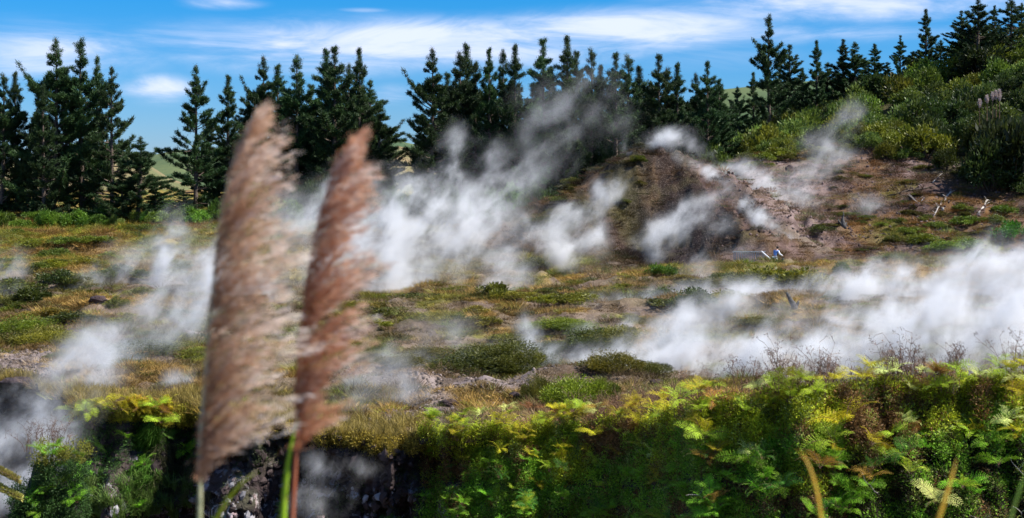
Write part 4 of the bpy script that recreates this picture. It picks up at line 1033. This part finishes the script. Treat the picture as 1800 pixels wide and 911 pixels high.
mb = MB(); mb.tube([B[18], B[19], (.125, .01, .2)], [.12, .09, .07], 8); mb.build('white_trouser_leg', M['white_and_sunlit_cloth'], pe, True)
o = blob_rock('hair', (.18, .15, 1.62), (.098, .11, .11), 9, M['hair'], .06, sub=2); o.parent = pe
be = empty('backpack', ((1376-HX)/F*PY_, PY_, (HY-470)/F*PY_), 0, 'black bag standing beside the bending person', 'bag')
o = blob_rock('bag_body', (0, 0, .35), (.2, .14, .36), 12, M['dark_cloth'], .08, sub=3); o.parent = be
mb = MB(); mb.tube([(-.08, 0, .66), (-.06, 0, .78), (.06, 0, .78), (.08, 0, .66)], .018, 5); mb.build('carry_handle', M['dark_cloth'], be)
mb = MB(); mb.tube([(-.1, -.13, .1), (-.11, -.17, .4), (-.09, -.1, .64)], .02, 5); mb.build('strap', M['dark_cloth'], be)

# pale seed heads high on the hill
M['seed'] = flat('seed_head', (.52, .43, .40), .8, .4)
def seed_head(px, py, h, lb, Y=128.5):
    k = Y/F; hh = h*k*.8; e = empty('seed_head', ((px-HX)*k, Y, (HY-py)*k), random.uniform(0, 6), lb, 'seed head', 'pale seed heads among the hill bushes')
    rs = np.random.RandomState(int(px)); n = 260; t = rs.rand(n); w = .15*np.sin(PI*np.clip(t*.9+.1, 0, 1)); a = rs.rand(n)*6.28
    c = np.c_[np.cos(a)*w*rs.rand(n), np.sin(a)*w*rs.rand(n), t*hh]; v, f = leaf_tris(c, unit(np.c_[np.cos(a)*.4, np.sin(a)*.4, np.ones(n)]), .05, .3, rs)
    mb = MB(); mb.add(v, f, .5); mb.build('plume', M['seed'], e); mb = MB(); mb.tube([(0, 0, -1.6), (0, 0, hh)], [.03, .015], 5); mb.build('stalk', M['twig'], e)
for px, py, h, lb in [(1757, 178, 22, 'tallest pale pink seed head, right one of the close pair'), (1751, 176, 17, 'pale pink seed head, left one of the close pair'), (1745, 178, 16, 'pale seed head left of the close pair'),
                      (1735, 182, 14, 'slim seed head between the tussock and the close pair'), (1722, 190, 16, 'whitish seed head beside the pale tussock')]: seed_head(px, py, h, lb)

# ------------------------------------------------------------------ the near feathery plumes and blades
def plume_mat(name, deep, mid, pale):
    m, g = mat_new(name); r = attr(g, 'rnd')
    cr = g.n('ShaderNodeValToRGB'); g.link(r, cr.inputs[0]); el = cr.color_ramp.elements
    el[0].position = .05; el[0].color = (*deep, 1); el[1].position = .95; el[1].color = (*pale, 1); e_ = el.new(.5); e_.color = (*mid, 1)
    finish(g, cr.outputs[0], .6, .5, spec=.2); return m
M['plume_a'] = plume_mat('plume_hairs', (.44, .22, .11), (.70, .48, .33), (.95, .85, .77))
M['plume_b'] = plume_mat('plume_hairs_red', (.42, .15, .065), (.66, .39, .25), (.95, .83, .75))
def plume(name, stalk, right, D, seed, mat, stem, stem_mat, label, rise=100, nbr=230, slit=()):
    """stalk: (row, column) of the left edge; right: (row, column) of the wind-blown edge; D distance"""
    rs = np.random.RandomState(seed); k = D/F; P = lambda px, py, dy=0.: np.array([(px-HX)*k, D+dy, (HY-py)*k])
    sy = [p[0] for p in stalk][::-1]; sx_ = [p[1] for p in stalk][::-1]; ry = [p[0] for p in right][::-1]; rx_ = [p[1] for p in right][::-1]
    base = P(np.interp(stem[0][1], sy, sx_) if False else stem[0][0], stem[0][1]); e = empty(name, tuple(base), 0, label, 'grass plume', 'feathery grass plumes close to the camera')
    o0 = base
    cen, dr, rv, wd, ln = [], [], [], [], []
    bot = max(sy); top = min(sy)
    for i in range(nbr):
        ng_ = nbr//11; gi_ = i % ng_; u = (gi_+.5+(rs.rand()-.5)*(1.5 if i >= nbr//2 else .45))/ng_; gf = .72+.42*((gi_*7919 % 13)/12); y1 = top+(bot-top)*u**1.0+rs.normal()*4
        y1 = min(max(y1, top), bot-6)
        xr = np.interp(y1, ry, rx_)
        full = rs.uniform(.3, .95) if rs.rand() < .72 else rs.uniform(.85, 1.12)
        ys_ = min(y1+rise*rs.uniform(.6, 1.3)*(.35+.65*min(1, (xr-np.interp(y1, sy, sx_))/120)), bot)
        full *= gf; xs_ = np.interp(ys_, sy, sx_); x1 = np.interp(y1, sy, sx_)+(xr-np.interp(y1, sy, sx_))*full
        dy = rs.normal()*.06*(full+.3); cy = ys_+(y1-ys_)*.62; cx = np.interp(cy, sy, sx_)+(x1-xs_)*rs.uniform(.2, .42)
        A = P(xs_, ys_, rs.normal()*.006); Bc = P(cx, cy, dy*.5); Cc = P(x1, y1, dy); nh_ = int((22+24*full)*min(1, max(.12, (bot-y1)/70)))
        t = rs.rand(nh_)**.85; tt = t[:, None]
        c = A*(1-tt)**2+2*Bc*tt*(1-tt)+Cc*tt**2; d = unit(2*(1-tt)*(Bc-A)+2*tt*(Cc-Bc))
        d2 = unit(d+rs.normal(size=(nh_, 3))*.20+np.array([.30, 0, -.04])*tt)
        c = c+rs.normal(size=c.shape)*.0045+(rs.rand(nh_, 1) < .04)*rs.normal(size=c.shape)*.014
        cen.append(c); dr.append(d2)
        rv.append(np.clip((xr*0+(c[:, 0]-(np.interp(HY-c[:, 2]/k, sy, sx_)-HX)*k)/k/150)*.72+.06+.10+rs.normal()*.17+rs.normal(size=nh_)*.12+(.22 if y1 < top+(bot-top)*.16 else 0), 0, 1))
        ln.append(rs.uniform(.016, .045, nh_)); wd.append(rs.uniform(.0008, .0016, nh_))
    cen = np.concatenate(cen); dr = np.concatenate(dr); rv = np.concatenate(rv); ln = np.concatenate(ln)[:, None]; wd = np.concatenate(wd)[:, None]
    n = len(cen); s_ = unit(np.cross(dr, rs.normal(size=(n, 3))))*wd
    droop = np.array([.25, 0, -.18])
    p0 = cen-dr*ln*.5; p1 = cen; p2 = cen+unit(dr+droop)*ln*.5
    v = np.stack([p0, p1-s_, p1+s_, p2], 1).reshape(-1, 3)-o0; q = np.arange(n)[:, None]*4
    f = np.concatenate([q+[0, 1, 2], q+[1, 3, 2]]); mb = MB(); mb.add(v, f, np.repeat(rv, 4)); mb.build('plume', mat, e)
    mb = MB(); pts = [P(a, b)-o0 for a, b in stem]+[P(np.interp(y, sy, sx_), y)-o0 for y in np.linspace(bot-10, top+20, 14)]
    mb.tube(pts, list(np.interp(np.linspace(0, 1, len(pts)), [0, .3, 1], [stem[0][2] if len(stem[0]) > 2 else .009, .005, .0015])), 8) if False else \
        mb.tube(pts, list(np.interp(np.arange(len(pts)), [0, len(stem), len(pts)-1], [.0082, .0045, .001])), 8)
    mb.build('stalk', stem_mat, e, True); return e
def stem_mat(name, a, b, z0, z1):
    """colour runs along the stem: real colouring of the stalk"""
    m, g = mat_new(name); geo = g.n('ShaderNodeTexCoord'); sp = g.n('ShaderNodeSeparateXYZ'); g.link(geo.outputs['Object'], sp.inputs[0])
    n = g.noise(geo.outputs['Object'], 40, 3); finish(g, g.mix(g.rng(n, .3, .7, 0, .35), g.mix(g.rng(sp.outputs[2], z0, z1), (*a, 1), (*b, 1)), (*[q*.6 for q in a], 1)), .45, .25); return m
D1 = 3.3
plume('feathery_grass_plume', [(835,352),(800,350),(760,353),(700,358),(620,364),(540,371),(450,380),(380,389),(300,405),(240,428),(205,450),(180,470)],
      [(835,356),(812,368),(785,395),(755,440),(740,515),(715,470),(690,545),(655,500),(620,525),(560,545),(500,535),(420,528),(350,512),(300,503),(255,512),(225,500),(205,474),(180,471)],
      D1, 1, M['plume_a'], [(350,1350),(351,1100),(351,911),(352,850)], stem_mat('stalk_green', (.30, .42, .14), (.62, .55, .38), .3, .75),
      'taller pinkish brown feathery grass plume blown to the right, left of the pair', 105, 330)
plume('feathery_grass_plume', [(785,524),(740,522),(680,522),(620,526),(560,532),(500,540),(440,549),(380,562),(330,577),(290,592),(255,612),(225,640)],
      [(785,528),(762,545),(735,590),(712,640),(690,580),(655,590),(640,650),(600,640),(575,668),(540,660),(480,665),(430,668),(380,660),(330,660),(290,672),(268,650),(245,645),(225,642)],
      3.5, 2, M['plume_b'], [(513,1350),(514,1100),(514,911),(520,800)], stem_mat('stalk_red', (.62, .30, .20), (.40, .12, .06), .2, .7),
      'shorter rust red feathery grass plume, right of the pair', 85, 300)
def blade(p, w, D, mat, label, group='grass blades close to the camera'):
    """bent strap leaf with a folded middle, seen near the camera; p photo points from the base"""
    k = D/F; pts = [np.array([(a-HX)*k, D+d, (HY-b)*k]) for a, b, d in p]; o0 = pts[0]; n = len(pts); v = []
    for i, q in enumerate(pts):
        t = unit(pts[min(i+1, n-1)]-pts[max(i-1, 0)]); s_ = unit(np.cross(t, [0, 1, 0])); ww = w*.72*k*(1-(i/(n-1))**2.2)*.5+.0004
        v += [q-s_*ww-o0, q+np.array([0, .35*ww+.0006, 0])-o0, q+s_*ww-o0, q+np.array([0, .35*ww-.0006, 0])-o0]
    f = []
    for i in range(n-1):
        a = 4*i
        for j in range(4): b = a+(j+1) % 4; f += [(a+j, b, b+4), (a+j, b+4, a+j+4)]
    mb = MB(); mb.add(v, f, .5); o = mb.build('grass_blade', mat, None, True); o.location = tuple(o0); tag(o, label, 'grass blade', group)
def sm(pts, n=14):
    a = np.array(pts, float); t = np.linspace(0, 1, len(a)); q = np.linspace(0, 1, n)
    return [tuple(np.interp(x_, t, a[:, j]) if len(a) < 3 else np.polyval(np.polyfit(t, a[:, j], 2), x_) for j in range(3)) for x_ in q]
def blade_mat(name, a, b):
    m, g = mat_new(name); tc = g.n('ShaderNodeTexCoord'); mp = g.n('ShaderNodeMapping'); mp.inputs['Scale'].default_value = (420, 420, 9)
    mp.inputs['Rotation'].default_value = (0, math.radians(-8), 0); g.link(tc.outputs['Object'], mp.inputs['Vector'])
    n = g.noise(mp.outputs[0], 1, 3); n2 = g.noise(tc.outputs['Object'], 22, 4)
    c = g.mix(g.rng(n, .35, .65), (*a, 1), (*b, 1)); c = g.mix(g.rng(n2, .55, .68, 0, .7), c, (.30, .17, .06, 1)); finish(g, c, .45, .4); return m
M['blade_yellow'] = blade_mat('blade_yellow', (.70, .72, .06), (.45, .52, .05)); M['blade_lime'] = blade_mat('blade_lime', (.52, .74, .05), (.30, .50, .04))
M['blade_orange'] = blade_mat('blade_orange', (.80, .48, .06), (.55, .40, .06)); M['blade_green'] = blade_mat('blade_green', (.20, .34, .06), (.12, .22, .04))
blade(sm([(330,1060,.05),(385,905,0),(462,820,-.05)]), 17, 3.2, M['blade_yellow'], 'yellow green blade slanting up right between the two plume stalks')
blade(sm([(498,1200,0),(498,900,0),(524,735,.02)]), 20, 3.45, M['blade_lime'], 'bright lime blade pressed against the red stalk of the right plume')
blade(sm([(1448,1100,0),(1440,890,0),(1412,800,.06)]), 11, 3.0, M['blade_orange'], 'thin orange blade curving up to the left, in front of the fern bank')
blade(sm([(1600,1050,0),(1652,905,0),(1695,815,.05)]), 14, 3.0, M['blade_orange'], 'orange yellow blade leaning right near the right corner')
blade(sm([(1740,1050,0),(1778,905,0),(1815,835,.03)]), 12, 3.0, M['blade_green'], 'green blade leaning right in the bottom right corner')

# ------------------------------------------------------------------ steam
def steam_mat():
    m, g = mat_new('steam'); tc = g.n('ShaderNodeTexCoord'); geo = g.n('ShaderNodeNewGeometry'); oi = g.n('ShaderNodeObjectInfo')
    sp = g.n('ShaderNodeSeparateColor'); g.link(oi.outputs['Color'], sp.inputs[0])
    ln = g.n('ShaderNodeVectorMath', operation='LENGTH'); g.link(tc.outputs['Object'], ln.inputs[0])
    fall = g.rng(ln.outputs['Value'], 1.0, 0, 0, 1, True)
    r0_ = g.n('ShaderNodeMapping'); r0_.inputs['Rotation'].default_value = (0, math.radians(48), 0); g.link(geo.outputs['Position'], r0_.inputs['Vector'])
    rot = g.n('ShaderNodeMapping'); rot.inputs['Scale'].default_value = (.68, .9, 1.05); g.link(r0_.outputs[0], rot.inputs['Vector'])
    n = g.noise(rot.outputs[0], sp.outputs[1], 8, .66, .22)
    lo = g.m('SUBTRACT', .545, g.m('MULTIPLY', fall, .15))
    d = g.rng(n, lo, g.m('ADD', lo, .26), 0, 1, False)
    d = g.m('MULTIPLY', g.m('MULTIPLY', d, g.m('ADD', d, .30)), g.m('MULTIPLY', fall, sp.outputs[0]))
    veil = g.m('MULTIPLY', g.m('MULTIPLY', fall, fall), g.rng(n, .40, .62, .02, .17)); d = g.m('ADD', d, g.m('MULTIPLY', veil, sp.outputs[0]))
    v = g.n('ShaderNodeVolumePrincipled'); v.inputs['Color'].default_value = (.97, .975, .985, 1); v.inputs['Anisotropy'].default_value = .15
    g.link(d, v.inputs['Density']); out = g.n('ShaderNodeOutputMaterial'); g.link(v.outputs[0], out.inputs['Volume'])
    return m
M['steam'] = steam_mat()
def ico(sub=2):
    import bmesh
    bm = bmesh.new(); bmesh.ops.create_icosphere(bm, subdivisions=sub, radius=1.0)
    v = np.array([p.co[:] for p in bm.verts]); f = np.array([[q.index for q in p.verts] for p in bm.faces]); bm.free(); return raw_mesh('puff', v, f, None, True)
PUFF = ico(); PUFF.materials.append(M['steam'])
def steam(label, puffs):
    puffs = [p if p[2] else (p[0], p[1], min(ground_hit(p[0], p[1], 118)[1]-1.2, 138.0), *p[3:]) for p in puffs]   # 0: just in front of the slope
    """puffs: (column, row, distance, half width px, half height px, optical depth, tilt degrees)"""
    p0 = puffs[0]; k = p0[2]/F; e = empty('steam_plume', ((p0[0]-HX)*k, p0[2], (HY-p0[1])*k), 0, label, 'steam', 'steam rising from the ground')
    for p in puffs:
        px, py, Y, rx, ry, od = p[:6]; tilt = p[6] if len(p) > 6 else 0; k = Y/F
        o = bpy.data.objects.new('puff', PUFF); COL.objects.link(o); o.parent = e; o.location = Vector(((px-HX)*k, Y, (HY-py)*k))-e.location
        gsz = 1.45 if 'mound' in label else 2.0; rx *= gsz; ry *= gsz; ax, az_ = rx*k, ry*k; ay = min(max(min(ax, az_)*.9, .5), 5)
        o.scale = (ax, ay, az_); o.rotation_euler = (0, -math.radians(tilt), 0)
        o.color = (od/ay*1.5, 24.0/Y**.85, 0, 1)
STEAM = [
 ('white steam leaving the dark pit at the bottom left and drifting up right', [(5,850,31,60,80,1.6,60),(45,780,32,60,80,1.5,60),(95,715,34,62,70,1.6,55),(150,660,37,70,60,1.6,45),(205,610,42,80,55,1.7,35),(270,565,48,95,50,1.6,30),(345,535,54,90,60,1.3,30)]),
 ('wide steam bank on the left field above the long dark rock', [(150,512,84,65,32,1.2,10),(215,500,84,70,34,1.6,12),(290,470,84,80,46,1.8,15),(360,470,84,70,60,1.8,20),(290,425,86,48,38,1.0,60),(250,445,88,60,36,.9,10),(420,520,80,90,60,1.6)]),
 ('faint steam at the left edge of the field', [(5,480,84,40,50,.9,10),(0,520,80,50,30,.7)]),
 ('low faint steam behind the yellow ferns of the left rim', [(315,672,38,26,26,.9,20),(170,570,55,50,20,.5)]),
 ('big white steam bank in the middle behind the right plume', [(690,500,96,60,60,1.6,20),(720,440,98,75,70,1.7,30),(700,380,100,80,55,1.6,20),(640,400,100,90,80,1.5),(550,400,100,80,70,1.7,10),(770,400,102,75,60,1.5,30),(740,340,104,80,40,1.0,20),(560,480,92,70,60,1.0),(790,450,100,80,60,1.2,45),(820,380,104,80,50,.9,45),(660,450,92,70,70,1.4,40),(900,400,106,70,50,.8,30),(620,330,108,80,30,.7,10)]),
 ('twin wisps standing up before the dark pines', [(795,290,112,24,60,1.0,80 if False else -5),(860,290,112,32,50,.7,5),(830,330,110,70,32,.8)]),
 ('steam drifting up right from the small vent beside the dark cushion', [(825,530,90,22,20,1.5,20),(868,515,90,34,34,1.7,55),(895,470,92,45,42,1.5,60),(870,425,94,60,40,1.0,40),(850,375,98,70,40,1.0,20),(930,310,112,60,34,.7,20)]),
 ('bright steam beside the little earth cone, climbing the mound', [(985,445,108,50,38,2.2,20),(1030,420,110,60,50,1.8,40),(1000,380,112,60,36,1.1,20),(1060,335,114,36,40,1.1,60),(1085,318,118,30,24,.6,40),(960,400,108,50,40,.9)]),
 ('steam across the dark face of the mound', [(1130,425,110,36,30,.7,40),(1175,405,110,60,42,1.7,35),(1225,370,111,65,40,1.5,35),(1260,405,111,50,30,.4,30),(1150,450,110,30,20,.7,20),(1310,440,110,50,16,.3)]),
 ('bright steam streaming down the right flank of the mound', [(1215,288,0,44,20,1.5,-25),(1255,315,0,50,22,2.2,-38),(1300,352,0,54,24,2.4,-42),(1345,392,0,50,22,2.0,-42),(1385,428,0,40,20,1.5,-42),(1290,305,0,70,26,1.3,10),(1340,325,128,90,36,1.5,0),(1400,345,130,70,40,1.4,10),(1420,310,136,60,36,.7,20),(1400,440,118,60,26,.9,-20)]),
 ('thin steam curling over the top of the mound', [(1120,262,131,40,26,1.1,45),(1165,242,131,60,24,1.3,10),(1215,258,131,46,20,.9,-25)]),
 ('thin blue grey steam high against the central pines', [(975,210,138,80,60,.5,70),(1010,175,138,80,45,.4,35),(950,260,138,60,60,.4,70),(880,320,130,80,50,.45,10),(1060,200,140,60,60,.4,30)]),
 ('faint wisp climbing the scrub of the right hill', [(1460,260,140,30,50,.7,70),(1495,215,144,34,30,.6,50),(1530,360,128,34,22,.9,10)]),
 ('narrow white column rising left out of the middle field', [(905,660,44,44,34,1.7,10),(885,640,46,26,26,1.0),(955,635,47,34,34,1.5,-50),(932,595,48,22,36,1.5,-70 if False else 0),(922,572,50,20,16,1.0),(1000,655,46,60,30,1.5,-10),(1060,670,45,50,30,1.2)]),
 ('thin steam sheet over the pale flats right of the column', [(1010,555,70,80,18,1.1,5),(1100,535,72,90,22,1.4,5),(1200,520,76,90,24,1.4,10),(1060,595,58,90,26,1.0,10),(1150,575,60,90,34,1.3,15),(1230,480,90,46,36,1.2,50)]),
 ('large white steam bank covering the right of the field', [(1130,640,44,90,45,1.5,10),(1230,620,44,110,55,1.8,15),(1330,630,42,110,50,2.0,10),(1430,620,42,120,60,2.0,15),(1550,610,42,130,70,2.1,10),(1680,600,42,140,80,2.2,10),(1790,580,42,110,110,2.2,20),(1340,520,72,100,26,1.2,5),(1060,635,46,80,34,1.3,10),(1180,590,55,90,34,1.2,15),(1260,545,64,90,36,1.3,15)]),
 ('long upper part of the right steam bank before the slope', [(1480,510,70,90,36,1.6,8),(1580,505,72,110,46,1.9,10),(1700,500,72,120,56,2.0,12),(1800,490,72,90,70,2.0,20),(1560,560,60,130,40,1.4,5),(1700,550,60,140,50,1.6,5),(1560,460,90,40,22,.8,30)]),
 ('hazy steam low behind the right plume', [(640,680,38,80,50,.9,20),(700,700,36,70,34,.7,10),(720,650,44,80,40,.6),(600,720,35,50,40,.8,30),(790,600,55,90,50,.4)]),
 ('wisps curling up inside the dark middle of the crater', [(575,830,30.6,22,46,.55,70),(622,820,30.6,20,48,.6,85),(560,880,30.2,50,34,.5,10)]),
 ('steam by the leaning stump on the pale flats', [(1340,515,86,80,16,1.2,0),(1430,510,86,70,20,1.2,5)]),
]
for lb, pf in STEAM: steam(lb, [(*p[:5], p[5]*(1.45 if 'right steam' in lb or 'right of the field' in lb else .55 if 'high against' in lb else 1.1), *p[6:]) for p in pf])
